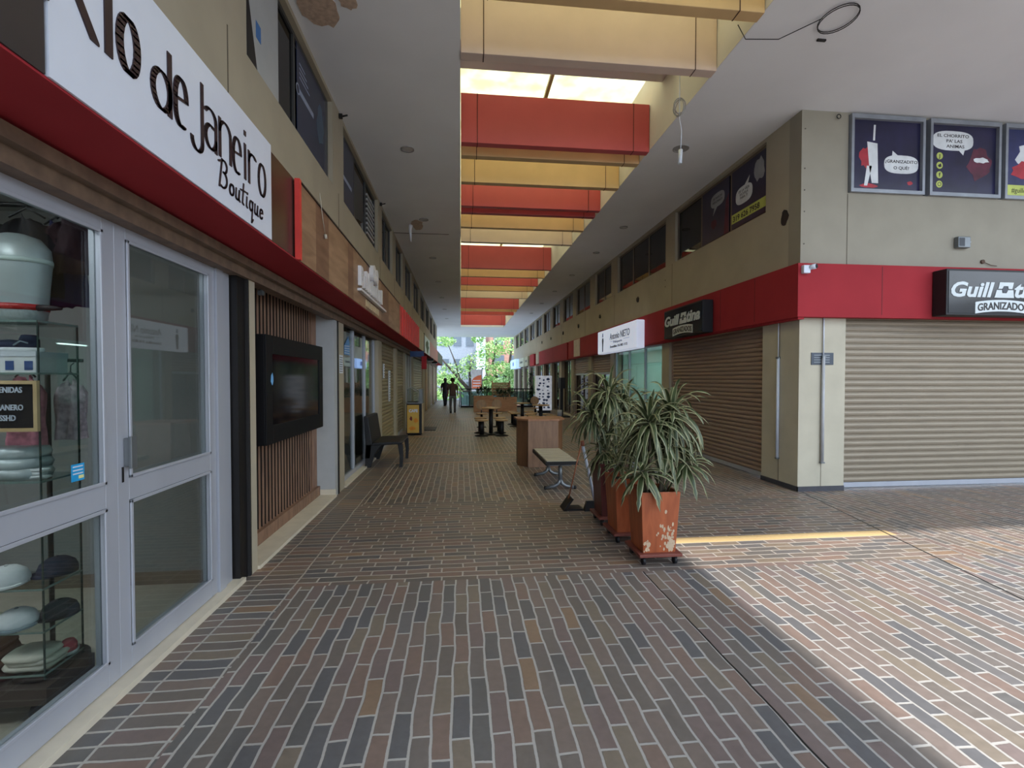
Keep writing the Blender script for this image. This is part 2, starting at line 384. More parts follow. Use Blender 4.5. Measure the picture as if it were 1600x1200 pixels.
# roof slab with skylight well and courtyard opening
WX0,WX1,WY0,WY1=0.0,3.1,3.4,34.6
mb=MB()
mb.box(-7,WX0,-3,43,CZ,5.8)
mb.box(WX0,WX1,-3,WY0,CZ,5.8); mb.box(WX0,WX1,WY1,43,CZ,5.8)
mb.box(WX1,4.2,-3,43,CZ,5.8); mb.box(4.2,24,3.32,43,CZ,5.8)
struct('ceiling',mb,M_CEIL)
mb=MB(); t=.15
mb.box(WX0-t,WX0,WY0-t,WY1+t,5.8,6.6); mb.box(WX1,WX1+t,WY0-t,WY1+t,5.8,6.6); mb.box(WX0,WX1,WY0-t,WY0,5.8,6.6); mb.box(WX0,WX1,WY1,WY1+t,5.8,6.6)
mb.box(WX0-.004,WX0+.004,WY0,WY1,CZ+.002,5.8); mb.box(WX1-.004,WX1+.004,WY0,WY1,CZ+.002,5.8)
for y in (6.55,14.9,23.4,29.6): mb.box(WX0,WX1,y,y+.6,6.18,6.6)
struct('trim_1',mb,M_WELL,label='painted side walls and cross ribs of the skylight well')
sk=MB().box(WX0-.1,WX1+.1,WY0,WY1,6.6,6.62).build('window_1',M_SKYL); sk['kind']='structure'; sk['label']='pale yellow translucent skylight panels over the walkway'
mb=MB(); mb.box(1.47,1.53,WY0,WY1,6.54,6.6)
for y in [WY0+1.6*i for i in range(20)]:
    pass
mb.build('window_frame',mat('rib_paint',(150,138,110),.6),sk)
# walls: left building
LW=[(-2.6,.3),(.9,3.5),(4.07,6.65),(7.25,10.15),(10.67,12.25),(12.9,14.4),(15.0,17.0),(17.6,20.0),(20.7,23.0),(23.7,26.2),(26.9,29.4),(30.1,32.6)]
mb=MB(); mb.box(XL-.25,XL,-3,34.6,H0+.05,SILLZ); mb.box(XL-.25,XL,-3,34.6,WTOP,CZ)
ys=[-3]+[v for p in LW for v in p]+[34.6]
for a,b in zip(ys[::2],ys[1::2]): mb.box(XL-.25,XL,a,b,SILLZ,WTOP)
for a,b in ((4.05,4.17),(6.86,7.18),(10.12,10.55),(12.74,13.1),(14.86,15.0),(17.35,17.5),(21.7,23.0),(26,27.3),(30,31),(34,34.6)): mb.box(XL-.3,XL,a,b,0,H0+.05)
mb.box(-7,-1.95,34.4,34.6,0,CZ)
struct('wall_left',mb,M_BEIGE)
mb=MB()
for y in (.6,3.75,6.95,10.4,12.6,14.7,17.3,20.3): mb.box(XL,XL+.003,y-.006,y+.006,H1,SILLZ)
struct('trim_2',mb,mat('joint_dark',(96,88,74),.9),label='vertical panel joints of the left wall')
# dark upper rooms behind windows
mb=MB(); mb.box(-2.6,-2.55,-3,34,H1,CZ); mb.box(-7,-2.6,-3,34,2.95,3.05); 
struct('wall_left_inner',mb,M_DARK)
# right building
RW=[(7.03,10.2),(10.69,14.1),(14.72,16.52),(17.2,19.36),(19.92,21.83),(22.6,24.4),(25.1,27.0),(27.7,29.8),(30.5,32.6),(33.3,35.4),(36.1,38.2),(38.9,41.0)]
mb=MB(); mb.box(XR,XR+.25,6.5,42.5,H0+.05,SILLZ); mb.box(XR,XR+.25,6.5,42.5,WTOP,CZ)
ys=[6.5]+[v for p in RW for v in p]+[42.5]
for a,b in zip(ys[::2],ys[1::2]): mb.box(XR,XR+.25,a,b,SILLZ,WTOP)
RP=[(10.47,10.86),(14.46,14.8),(17.0,17.45),(19.8,20.25),(22.2,22.7),(24.6,25.1),(27,27.4),(30,30.4),(33,33.4),(36,36.4),(39,39.4),(42,42.5)]
for a,b in RP: mb.box(XR,XR+.25,a,b,0,H0+.05)
mb.box(XR,8,42.5,42.6,0,CZ)
struct('wall_right',mb,M_BEIGE)
mb=MB(); mb.m=1; mb.box(XR,5.46,6.25,6.5,0,H0+.3); mb.box(XR,XR+.25,6.5,7.07,0,H0+.05); mb.m=0; mb.box(XR,5.46,6.25,6.5,H0+.3,CZ)
SWIN=[(5.47,6.62),(6.70,7.85),(7.92,9.08)]
mb.box(5.46,9.12,6.25,6.5,H0,SILLZ+.04); mb.box(5.46,9.12,6.25,6.5,5.33,CZ); mb.box(9.12,24,6.25,6.5,0,CZ)
struct('wall_south',mb,[M_UPPER,M_CREAM])
mb=MB(); mb.box(5.455,5.463,6.246,6.25,H1,4.22); mb.box(5.10,5.106,6.247,6.25,.07,H0)
for y in (10.34,14.4,17.9,22.2): mb.box(XR-.003,XR,y-.006,y+.006,H1,SILLZ)
mb.box(XR-.003,XR,6.66,6.667,.07,H0)
struct('trim_3',mb,MC['joint_dark'],label='panel joints of the right walls')
mb=MB(); mb.box(XR-.012,XR,6.238,7.07,0,.07); mb.box(XR-.012,5.46,6.238,6.25,0,.07); struct('baseboard_right',mb,M_BASE)
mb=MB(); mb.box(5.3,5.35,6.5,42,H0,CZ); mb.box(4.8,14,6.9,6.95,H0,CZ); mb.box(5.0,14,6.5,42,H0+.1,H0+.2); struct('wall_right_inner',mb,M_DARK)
# building across the courtyard
mb=MB(); mb.box(24,24.3,-14,6.25,0,5.4); mb.box(-7,24.3,-14.3,-14,0,2.6); struct('wall_east',mb,M_BEIGE)

# ---- fascias
mb=MB(); mb.box(XL,-1.30,-3,34.3,H0+.046,H0+.056)
struct('trim_4',mb,M_RED,label='red soffit running under the left shop signs')
mb=MB(); mb.box(XL-.1,XL+.02,-3,34.3,H0-.1,H0); mb.box(XL+.02,XL+.07,-3,34.3,H0-.03,H0+.03); mb.box(XL-.1,XL+.02,-3,34.3,H0,H0+.03)
struct('trim_5',mb,mat('header_brown',(112,92,76),.6,var=.25,scale=12),label='weathered brown shutter header rail on the left')
FXR=4.63
def fascia(y0,y1,m,name='trim_6',label=None,z0=H0-.04,z1=H1+.02):
    mb=MB(); mb.box(FXR,XR,y0,y1,z0,z1); return struct(name,mb,m,label=label)
mb=MB()
mb.box(FXR,XR,6.13,20.2,H0-.04,H1+.02); mb.box(FXR,XR,20.5,28.0,H0-.04,H1+.02); mb.box(FXR,XR,30,31.8,H0-.04,H1+.02)
mb.box(XR,14,6.13,6.25,H0-.04,H1+.02); mb.box(FXR+.02,XR-.01,6.15,30,H0-.07,H0-.04)
struct('trim_6',mb,M_RED,label='red fascia band of the right building')
mb=MB()
for y in (7.1,8.1,12.2,20.0): mb.box(FXR-.002,FXR,y,y+.008,H0,H1)
mb.box(5.9,5.908,6.128,6.13,H0,H1)
struct('trim_7',mb,mat('red_joint',(84,16,22),.7),label='dark joints in the red fascia')

# ================================================================ windows (upper floor)
wn=[1]
def fr_window(xc,facing,y0,y1,panes,z0=SILLZ,z1=WTOP,pm=M_GLASSD,fm=M_ALUD):
    """window in a wall plane X=xc. panes: number of lights"""
    wn[0]+=1
    s=-1 if facing=='L' else 1     # direction into the building
    f=MB(); t=.045; xi=xc+s*.06
    f.box(xi,xi+s*.05,y0,y1,z0,z0+t); f.box(xi,xi+s*.05,y0,y1,z1-t,z1)
    for i in range(panes+1):
        y=y0+(y1-y0-t)*i/panes; f.box(xi,xi+s*.05,y,y+t,z0+t,z1-t)
    o=f.build('window_%d'%wn[0],fm); o['kind']='structure'
    for i in range(panes):
        a=y0+(y1-y0-t)*i/panes+t; b=y0+(y1-y0-t)*(i+1)/panes
        MB().box(xi+s*.02,xi+s*.026,a,b,z0+t,z1-t).build('pane',pm,o)
    return o
M_PANEB=mat('window_film_blue',(40,50,72),.15,var=.1)
M_PANEG=mat('window_curtain',(92,84,74),.6,var=.15,scale=5,stretch=(1,6,.3))
for i,(a,b) in enumerate(LW): fr_window(XL,'L',a,b,2 if b-a<2.8 else 3)
for i,(a,b) in enumerate(RW): fr_window(XR,'R',a,b,3 if i<2 else 2,fm=mat('frame_bronze',(110,96,82),.5))
wn[0]+=1
f=MB()
for a,b in SWIN:
    for (u0,u1,v0,v1) in ((a,b,4.24,4.29),(a,b,5.27,5.33),(a,a+.04,4.29,5.27),(b-.04,b,4.29,5.27)): f.box(u0,u1,6.2,6.28,v0,v1)
o=f.build('window_%d'%wn[0],mat('frame_grey',(142,146,152),.45,metal=.3)); o['kind']='structure'
for a,b in SWIN: MB().box(a+.04,b-.04,6.25,6.256,4.29,5.27).build('pane',M_GLASSD,o)
# curtains behind some windows: things standing behind the glass
n=0
for (a,b) in RW[1:9]:
    n+=1
    mb=MB(); k=14; y=a+.1; P=[]
    for i in range(k*2+1): P.append((XR+.30+(.02 if i%2 else -.02), y+(b-a-.2)*.9*i/(2*k)))
    for (x0,y0),(x1,y1) in zip(P,P[1:]): mb.poly([(x0,y0,SILLZ-.05),(x1,y1,SILLZ-.05),(x1,y1,WTOP-.02),(x0,y0,WTOP-.02)]); mb.poly([(x0+.004,y0,SILLZ-.05),(x0+.004,y0,WTOP-.02),(x1+.004,y1,WTOP-.02),(x1+.004,y1,SILLZ-.05)])
    tag(mb.build('curtain',mat(['cloth_grey','cloth_taupe'][n%2],[(150,146,140),(120,104,92)][n%2],.9,var=.1)),
        'pleated %s curtain behind an upper right window, %s beyond the poster window'%(['grey','taupe'][n%2],['first','second','third','fourth','fifth','sixth','seventh','eighth'][n-1]),'curtain','curtains in the upper right windows')

# ================================================================ skylight beams
beams=[(4.62,'m'),(5.54,'b'),(7.61,'r'),(8.05,'m'),(9.12,'m'),(10.37,'r'),(10.78,'r'),(11.8,'m'),(13.07,'b'),(16.15,'r'),(17.45,'m'),(19.0,'r'),(20.2,'m'),(21.95,'b'),(25.3,'r'),(26.3,'m'),(27.8,'r'),(33.0,'r')]
cnt={'m':0,'b':0,'r':0}; ordn=['first','second','third','fourth','fifth','sixth','seventh','eighth','ninth']
for y,c in beams:
    lab='%s beam across the skylight well, %s %s one from the camera'%({'m':'mustard yellow','b':'pale beige','r':'red'}[c],ordn[cnt[c]],{'m':'mustard','b':'beige','r':'red'}[c]); cnt[c]+=1
    top=6.1 if c!='b' else 6.12
    if abs(y-8.05)<.01 or abs(y-10.78)<.01: top=5.95
    t=empty('skylight_beam',(1.55,y+.07,5.33),lab,'beam','coloured beams across the skylight')
    mm={'m':M_MUST,'b':M_BGB,'r':M_REDB}[c]
    bc=MB().box(-1.54,1.54,-.07,.07,0,top-5.33).build('beam_casing',mm,t,bevel=.006)
    for x in (-1.28,1.27): MB().box(x-.005,x+.005,-.073,.073,-.003,top-5.33).build('joint',mat('beam_joint',(60,30,20),.8),bc)

# ceiling lights
n=0
def downlight(x,y,lab,r=.11):
    t=empty('ceiling_light',(x,y,CZ),lab,'ceiling light','round recessed ceiling lights')
    MB().disc(((0,0,0),(1,0,0),(0,1,0),(0,0,-1)),r,.012,24,r*.82).build('rim',mat('light_rim',(150,148,146),.5),t)
    MB().disc(((0,0,0),(1,0,0),(0,1,0),(0,0,-1)),r*.82,.004,24).build('diffuser',mat('light_glass',(186,186,184),.3),t)
for i,y in enumerate((8.0,11.46,15.04,18.67,22.3,26.0,30)): downlight(-.86,y,'round unlit light in the left ceiling strip, %s from the camera'%ordn[i])
for i,y in enumerate((11.5,13.9,17.0,20.2,23.5,27)): downlight(4.02,y,'round unlit recessed light in the right ceiling strip, %s from the camera'%ordn[i],.1)
# peeled plaster patches
def blob(cx,cy,r,k=18,seed=0,sx=1,sy=1):
    rn=random.Random(seed); return [(cx+sx*r*(1+rn.uniform(-.25,.25))*math.cos(2*PI*i/k),cy+sy*r*(1+rn.uniform(-.25,.25))*math.sin(2*PI*i/k)) for i in range(k)]
for nm,cx,cy,r,sx,sy,sd in (('trim_8',-1.42,5.1,.2,1,1.2,3),('trim_9',-1.12,4.95,.09,1,1.3,5),('trim_10',-1.05,11.9,.2,.8,1.8,8)):
    mb=MB(); mb.prism(blob(cx,cy,r,18,sd,sx,sy),FD(0,0,CZ),0,.006)
    struct(nm,mb,M_PEEL,label='patch of peeled ceiling plaster')
mb=MB(); mb.tube([(-1.2,11.9,CZ-.01),(-1.22,11.88,CZ-.12),(-1.2,11.86,CZ-.42)],[.05,.04,.008],8)
tag(mb.build('plaster_strip',M_CEIL),'long flap of white plaster hanging from the broken left ceiling','plaster flap')
mb=MB(); mb.box(-1.7,-.3,12.55,12.57,CZ-.008,CZ)
struct('trim_11',mb,mat('crack',(70,66,62),.9),label='dark crack across the left ceiling')

# ================================================================ LEFT SHOPS
# --- boutique room
mb=MB(); mb.box(-5.2,-1.9,3.95,4.03,0,2.95); mb.box(-5.3,-5.2,-3,4.03,0,2.95); mb.box(-5.2,-1.9,-3.05,-3,0,2.95); mb.box(-5.2,-1.95,-3,4.03,2.85,2.95)
struct('wall_shop',mb,M_INT)
mb=MB(); mb.box(-5.2,-1.8,-3,3.95,0,.004)
struct('floor_shop',mb,M_TILE)
mb=MB(); mb.box(-5.2,-1.9,3.93,3.95,0.004,.1); mb.box(-5.2,-5.18,-3,3.93,0.004,.1); struct('baseboard_shop',mb,mat('tile_base',(120,104,88),.5))
XG=-1.8
mb=MB(); mb.box(-1.86,-1.69,-3,3.93,0,.035); struct('trim_12',mb,M_SILL,label='cream stone door sill of the boutique')
def glazed_leaf(label,y0,y1,handle=None,mid=(.95,1.07),bot=(.04,.16),top=(2.34,2.44),sw=.085,group='aluminium framed glass panels of the boutique'):
    t=empty('glass_door',(XG,(y0+y1)/2,.036),label,'glass door',group)
    h=(y1-y0)/2; f=MB(); z=-.036
    f.box(-.03,.03,-h,-h+sw,bot[0]+z,top[1]+z); f.box(-.03,.03,h-sw,h,bot[0]+z,top[1]+z)
    for a,b in (bot,mid,top): f.box(-.03,.03,-h+sw,h-sw,a+z,b+z)
    # glazing beads
    for a,b in ((bot[1],mid[0]),(mid[1],top[0])):
        for (p,q,r_,s_) in ((-h+sw,h-sw,a,a+.018),(-h+sw,h-sw,b-.018,b),(-h+sw,-h+sw+.018,a,b),(h-sw-.018,h-sw,a,b)): f.box(.03,.04,p,q,r_+z,s_+z)
    fo_=f.build('frame',M_ALU,t,bevel=.003)
    for a,b in ((bot[1],mid[0]),(mid[1],top[0])): MB().box(-.005,.003,-h+sw,h-sw,a+z,b+z).build('glass_pane',M_GLASS,t)
    if handle:
        hb=MB(); hy=handle-(y0+y1)/2
        hb.box(.03,.06,hy-.014,hy+.014,1.10,1.25); hb.box(.06,.075,hy-.022,hy+.022,1.09,1.26)
        dh=hb.build('door_handle',M_GALV,t,bevel=.003)
        MB().box(.03,.034,hy-.03,hy-.018,1.02,1.10).build('lock',M_BLKM,dh)
    return t
glazed_leaf('grey framed glass door left of the handle, display shelves behind it',1.62,2.66)
glazed_leaf('grey framed glass door with pull handle beside the black roller track',2.66,3.66,handle=2.72)
glazed_leaf('grey framed glass panel at the extreme left, mostly outside the photo',.58,1.62)
mb=MB(); mb.box(XG-.04,XG+.045,3.665,3.76,.035,2.44); mb.box(XG-.03,XG+.03,3.77,3.88,.035,2.44); mb.box(XG-.05,XG+.04,-3,3.88,2.44,2.5)
struct('door_1',mb,M_ALU,label='aluminium jamb of the boutique entrance')
mb=MB(); mb.box(-1.88,-1.72,3.9,4.04,0,2.5); struct('trim_13',mb,M_BLKM,label='black roller shutter track beside the boutique')
# blue sticker on the glass
mb=MB(); s0=(XG+.0045,2.42,1.13); mb.box(s0[0],s0[0]+.002,2.40,2.475,1.12,1.2); st=mb.build('glass_sticker',mat('sticker_blue',(36,150,205),.4,var=.1)); tag(st,'small bright blue sticker in the corner of the boutique glass','sticker')
MB().box(s0[0]+.002,s0[0]+.003,2.44,2.47,1.13,1.145).build('print',mat('sticker_yellow',(226,222,150),.5),st)
mb=MB()
for z in (1.185,1.168,1.152): mb.box(s0[0]+.002,s0[0]+.003,2.407,2.466,z,z+.006)
mb.build('lettering',M_WHITE,st)

t=empty('shop_light',(-3.4,1.8,2.849),'white ceiling light added to brighten the boutique interior','ceiling light'); MB().box(-.08,.08,-1.0,1.0,-.05,0).build('housing',M_WHITE,t); MB().box(-.07,.07,-.95,.95,-.07,-.05).build('tube',mat('boutique_fill_tube',(235,245,255),.5,emit=34),t)  # added lamp, lifts the dark boutique walls
t=empty('shop_light',(-2.4,1.25,2.849),'short white ceiling light added to brighten the items near the boutique window','ceiling light'); MB().box(-.3,.3,-.08,.08,-.05,0).build('housing',M_WHITE,t); MB().box(-.28,.28,-.07,.07,-.07,-.05).build('tube',mat('case_fill_tube',(240,246,255),.5,emit=60),t)  # second added lamp, fills the fronts of the case items
# --- display case behind the glass
case_first=len(bpy.data.objects); before=set(bpy.data.objects.keys()); cx0,cx1,cy0,cy1=-2.62,-1.94,2.30,2.53
t=empty('display_case',(-2.28,2.45,.004),'tall glass display case on wheels just inside the boutique window','display case')
o=at((-2.28,2.45,.004))
def L(mb,x0,x1,y0,y1,z0,z1,o): return mb.box(x0-o.x,x1-o.x,y0-o.y,y1-o.y,z0-o.z,z1-o.z)
for z in (.22,.42,.62,1.12,1.62,1.86):
    L(MB(),cx0,cx1,cy0,cy1,z,z+.008,o).build('glass_shelf',mat('shelf_glass_edge',(110,130,124),.1,var=.05) if z>5 else M_CASE,t)
    e=MB(); L(e,cx0,cx1,cy0-.003,cy0,z,z+.009,o); L(e,cx1,cx1+.003,cy0,cy1,z,z+.009,o); e.build('shelf_edge',mat('shelf_glass_edge',(110,130,124),.1,var=.05),t)
for a,b in ((cx1-.004,cy0),(cx1-.004,cy1-.006)):
    L(MB(),a,a+.006,b,b+.006,.2,1.87,o).build('case_corner',mat('corner_green',(52,66,62),.2),t)
L(MB(),cx1,cx1+.004,cy0,cy1,.2,1.86,o).build('side_pane',M_CASE,t)
b=MB(); L(b,cx0-.03,cx1+.03,cy0-.03,cy1+.03,.1,.18,o); b.build('base',mat('base_wood',(66,54,48),.6),t)
for x in (cx0+.05,cx1-.03):
    for y in (cy0+.02,cy1-.02):
        b=MB(); b.tube([(x-o.x-.02,y-o.y,.05),(x-o.x+.02,y-o.y,.05)],.046,14); b.build('caster',M_BLACK,t)
# items
def fold(name,label,cat,c,s,m,seed=0,layers=3):
    """a folded garment: stacked rounded, slightly skewed layers"""
    rn=random.Random(seed); mb=MB(); h=s[2]/layers
    for i in range(layers):
        n=20; k=1-.05*i; ox,oy=rn.uniform(-.01,.01),rn.uniform(-.01,.01)
        prof=[(.94,0),(1,h*.5),(.93,h)]
        b=len(mb.v); mb.smooth=True
        for r,z in prof:
            for j in range(n):
                a=2*PI*j/n; ca,sa=math.cos(a),math.sin(a); q=(abs(ca)**4+abs(sa)**4)**-.25
                mb.v.append((c[0]+ox+s[0]/2*k*r*ca*q,c[1]+oy+s[1]/2*k*r*sa*q,c[2]+i*h+z+rn.uniform(-.003,.003)))
        for a_ in range(2):
            for j in range(n): q=b+a_*n; mb.face([q+j,q+(j+1)%n,q+n+(j+1)%n,q+n+j])
        mb.face([b+2*n+j for j in range(n)]); mb.face([b+j for j in range(n)][::-1])
    return tag(mb.build(name,m),label,cat)
def cap(label,c,r,m,m2,rz=0,seed=0):
    t=empty('baseball_cap',c,label,'cap',rz=rz)
    b=MB(); b.lathe([(r,0),(r*.99,r*.3),(r*.85,r*.65),(r*.5,r*.92),(.004,r)],(0,0,0),20); b.build('crown',m,t)
    b=MB(); pts=[(r*.95*math.cos(a),-r*.3-r*1.0*math.sin(a)) for a in [PI*i/12 for i in range(13)]]
    b.prism(pts,((0,0,.003),(1,0,0),(0,1,0),(0,0,1)),0,.008); b.build('brim',m2,t)
    MB().lathe([(.008,0),(.006,.006)],(0,0,r*.99),8).build('button',m2,t)
    return t
Mw=mat('cloth_white',(205,208,208),.9,var=.08,scale=20); Mn=mat('cloth_navy',(36,42,66),.9,var=.2); Mk=mat('cloth_black',(24,22,26),.95,var=.2); Mp=mat('cloth_pink',(190,120,136),.9,var=.35,scale=30); Mbr=mat('cloth_brown',(96,66,50),.85,var=.2); Mr=mat('cloth_maroon',(76,30,36),.9,var=.2); Mgy=mat('cloth_greyblue',(120,136,142),.9,var=.15)
cap('white baseball cap on the second lowest shelf of the display case',(-2.16,2.38,.629),.085,Mw,Mw,.4)
cap('navy blue baseball cap with white patch, on the middle lower shelf behind the white cap',(-2.03,2.5,.629),.08,Mn,Mn,-.5)
cap('white cap with rounded brim on the shelf below the navy cap',(-2.12,2.38,.429),.08,Mw,Mgy,.8)
cap('charcoal cap next to the white cap on the lower shelf',(-2.0,2.47,.429),.075,mat('cloth_charcoal',(50,52,60),.9),Mk,-.4)
fold('folded_shirt','cream folded shirt with red edge on the lowest shelf','folded shirt',(-2.05,2.4,.229),(.22,.18,.07),mat('cloth_cream',(206,200,184),.9),1)
fold('leather_pouch','brown leather pouch at the left end of the lowest shelf','pouch',(-2.27,2.42,.229),(.2,.2,.11),Mbr,2)
fold('folded_trousers','maroon folded trousers lying on the case base','folded trousers',(-2.22,2.42,.184),(.26,.2,.03),Mr,3,1)
fold('folded_blanket','dark brown folded blanket lying flat on the case base under the cream shirt','folded blanket',(-2.02,2.41,.184),(.17,.2,.03),mat('cloth_darkbrown',(52,36,32),.95),7,1)
sl_=empty('slipper',(-1.975,2.49,.229),'pink red slipper at the right end of the lowest shelf','shoe',rz=.3)
b=MB(); b.lathe([(.035,0),(.036,.012),(.034,.016)],(0,0,0),16,1.0,1.5); b.build('sole',Mw,sl_)
b=MB(); b.smooth=True; b.lathe([(.034,0),(.033,.03),(.022,.05),(.005,.056)],(0,-.01,.016),16,1,1.1); b.build('upper',mat('slipper_pink',(196,74,84),.8),sl_)
fold('plastic_bag_bundle','crumpled clear plastic garment bag on the waist-high shelf','plastic bag',(-2.17,2.42,1.129),(.34,.2,.14),mat('plastic_film',(176,186,186),.25,var=.2,scale=14),4)
fold('folded_towel','white folded towel in front of the crumpled plastic bag','folded towel',(-2.06,2.37,1.1295+.0),(.2,.06,.045),Mw,5)
fold('shirt_stack','grey blue shirts folded on the shelf behind the letter board','folded shirts',(-2.35,2.46,1.13),(.1,.2,.2),Mgy,6)
# shoe and shoebox on the upper shelf
t=empty('shoebox',(-2.14,2.44,1.629),'white shoebox with blue squares on the upper shelf','box')
MB().box(-.15,.15,-.09,.09,0,.075).build('box_body',Mw,t); MB().box(-.153,.153,-.093,.093,.075,.1).build('lid',mat('lid_white',(190,196,202),.6),t)
b=MB()
for x in (-.12,-.04,.04,.12): b.box(x-.018,x+.018,-.0915,-.0905,.012,.055)
b.build('print',mat('print_blue',(40,70,120),.6),t)
t=empty('sneaker',(-2.14,2.43,1.7295),'dark blue sneaker with pale sole on top of the shoebox','shoe')
b=MB(); b.lathe([(.04,0),(.042,.012),(.04,.02)],(0,0,0),18,3.0,1.0); b.build('sole',Mw,t)
b=MB(); b.smooth=True
b.lathe([(.038,0),(.036,.02),(.022,.035),(.004,.04)],(-.03,0,.02),16,2.2,1); b.lathe([(.034,0),(.033,.04),(.026,.06),(.02,.062)],(.06,0,.02),16,1.2,1); b.build('upper',Mn,t)
b=MB(); b.tube([(.02,-.036,.03),(.05,-.038,.05),(.08,-.034,.04)],.004,5); b.build('stripe',Mgy,t)
# letter board
t=empty('letter_board',(-2.13,2.285,1.36),'black letter board in a pale wood frame with white letters','sign')
b=MB()
for q in ((-.2,.2,0,.016),(-.2,.2,.216,.232),(-.2,-.184,.016,.216),(.184,.2,.016,.216)): b.box(q[0],q[1],-.008,.008,q[2],q[3])
b.build('frame',wood_mat('pale_wood',(184,156,112),(206,180,136),(2,2,2)),t)
b=MB(); b.box(-.184,.184,0,.006,.016,.216)
for i in range(16): b.box(-.184,.184,-.0015,0,.02+i*.0122,.0215+i*.0122)
b.build('felt',Mk,t)
b=MB()
for tx,z,x in (('BIENVENIDAS',.178,.05),('A',.142,.03),('RIO DE JANERO',.098,.04),('EN PSSHD',.05,.045)): b.text(tx,.036,FS(x+.0,-.001,z),0,.003,sx=.78,bold=.0006,align='CENTER')
for p in b.v: pass
b.build('lettering',M_WHITE,t)
# torso mannequin on top of the case, with belt
t=empty('mannequin_torso',(-2.16,2.46,1.869),'silvery grey mannequin torso wearing a red belt on top of the case','mannequin')
b=MB(); b.lathe([(.105,0),(.112,.06),(.12,.18),(.13,.30),(.125,.36),(.09,.41),(.04,.43),(.01,.432)],(0,0,0),28,1.15,.8); b.build('torso',mat('silver_cloth',(168,178,178),.35,metal=.2,var=.1),t)
b=MB(); b.lathe([(.113,0),(.116,.028)],(0,0,.06),28,1.17,.83); b.build('belt',mat('belt_red',(170,30,30),.4),t)
b=MB(); b.box(.125,.16,-.03,-.01,.062,.085); b.tube([(.12,-.03,.073),(.19,-.02,.074),(.215,-.015,.072)],[.016,.012,.006],8); b.build('buckle',M_BLACK,t)
b=MB(); b.lathe([(.129,0),(.129,.022)],(0,0,.285),28,1.17,.83); b.build('label_band',mat('band_pale',(190,206,200),.5),t)
for k_ in set(bpy.data.objects.keys())-before:     # set the loaded case back from the pane
    o_=bpy.data.objects[k_]
    if o_.parent is None: o_.location.y+=.10; o_.location.x+=.015
# clothes rack with hanging clothes
t=empty('clothes_rail',(-2.2,2.75,2.56),'black clothes rail along the boutique ceiling by the window','clothes rail')
b=MB(); b.tube([(-.9,0,-.06),(.25,-.02,-.06)],.013,8)
b.build('rail',M_BLKM,t)
b=MB()
for x in (-.7,.15): b.tube([(x,0,-.06),(x,0,.29)],.006,6)
b.build('hanging_rod',M_BLKM,t)
def hung(lab,x,y,z,wd,dr,m,seed,sleeve=False,name='hanging_shirt'):
    rn=random.Random(seed); t=empty(name,(x,y,z),lab,'hanging clothes','garments hanging in the boutique')
    b=MB(); b.smooth=True; n=12; rows=8; base=len(b.v)
    for i in range(rows+1):
        f=i/rows; hw=wd*(.35+.65*min(1,f*4))*(1+.1*f)
        for side in (0,1):
            for j in range(n+1):
                g=j/n; xx=-hw+2*hw*g; dep=.035*(1+.5*math.sin(g*9+seed+f))*(math.sin(PI*g)**.4)
                b.v.append((xx*.9, (-dep if side==0 else dep)+.01*math.sin(g*20+i), -dr*f-(.05*abs(2*g-1) if i==0 else 0)+rn.uniform(-.006,.006)))
    R=2*(n+1)
    for i in range(rows):
        for side in (0,1):
            for j in range(n):
                q=base+i*R+side*(n+1)+j; fc=[q,q+1,q+R+1,q+R]; b.face(fc if side==0 else fc[::-1])
    b.build('garment',m,t)
    b=MB(); b.tube([(-wd*.5,0,-.01),(0,0,.04),(wd*.5,0,-.01)],.005,6); b.tube([(0,0,.04),(0,0,.075),(.018,0,.09)],.003,6); b.build('hanger',M_BLACK,t)
    return t
hung('black shirt on the hanger nearest the window frame',-2.22,2.72,2.44,.17,.42,Mk,1)
hung('very dark maroon shirt hanging between black shirts',-2.02,2.72,2.44,.12,.3,mat('cloth_plum',(44,24,30),.95),2)
hung('navy blouse with ragged hem, rightmost on the rail',-2.1,2.76,2.42,.14,.44,mat('cloth_indigo',(34,34,72),.9),3)
hung('black shirt at the left end of the visible rail',-2.42,2.7,2.44,.16,.45,mat('cloth_black2',(20,20,22),.95),4)
hung('pink patterned dress hanging low behind the display case',-2.35,2.85,1.62,.1,.4,Mp,5,name='hanging_dress')
hung('white and pink patterned blouse right of the pink dress',-2.2,2.95,1.6,.08,.34,mat('cloth_pinkwhite',(206,180,190),.9,var=.35,scale=40),6)
t=empty('garment_stand',(-2.28,2.9,.004),'thin black garment stand behind the display case','clothes stand')
b=MB(); b.tube([(0,0,.02),(0,0,1.7)],.012,8); b.tube([(-.12,-.05,1.7),(.14,.06,1.7)],.01,8); b.build('pole',M_BLKM,t)
b=MB(); b.cyl((0,0,0),.16,.02,24); b.build('foot_plate',M_BLKM,t)

# --- slatted recess with TV
SX=-1.95
mb=MB(); mb.box(-2.3,-2.0,4.03,6.9,0,2.95); mb.box(-2.0,-1.7,4.03,4.06,0,2.5); struct('wall_recess',mb,M_DARK)
mb=MB(); mb.box(-2.0,-1.7,6.66,6.86,0,H0); struct('wall_recess_side',mb,M_GREYW)
mb=MB(); mb.box(-1.96,-1.69,6.645,6.66,0,.1); struct('baseboard_recess',mb,M_SILL)
mb=MB(); mb.box(-2.0,-1.68,4.17,6.66,0,.03); struct('trim_14',mb,M_SILL,label='cream stone sill under the slatted wall')
t=empty('slat_wall',(SX,5.42,.03),'dark brown vertical slat wall panel around the screen','wall panel')
b=MB(); b.box(-.05,-.045,-1.25,1.23,0,2.47); b.build('backing',M_SLATSHADE,t)
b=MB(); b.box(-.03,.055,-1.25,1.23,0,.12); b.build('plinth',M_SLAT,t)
b=MB(); slat_t=t; y=-1.23
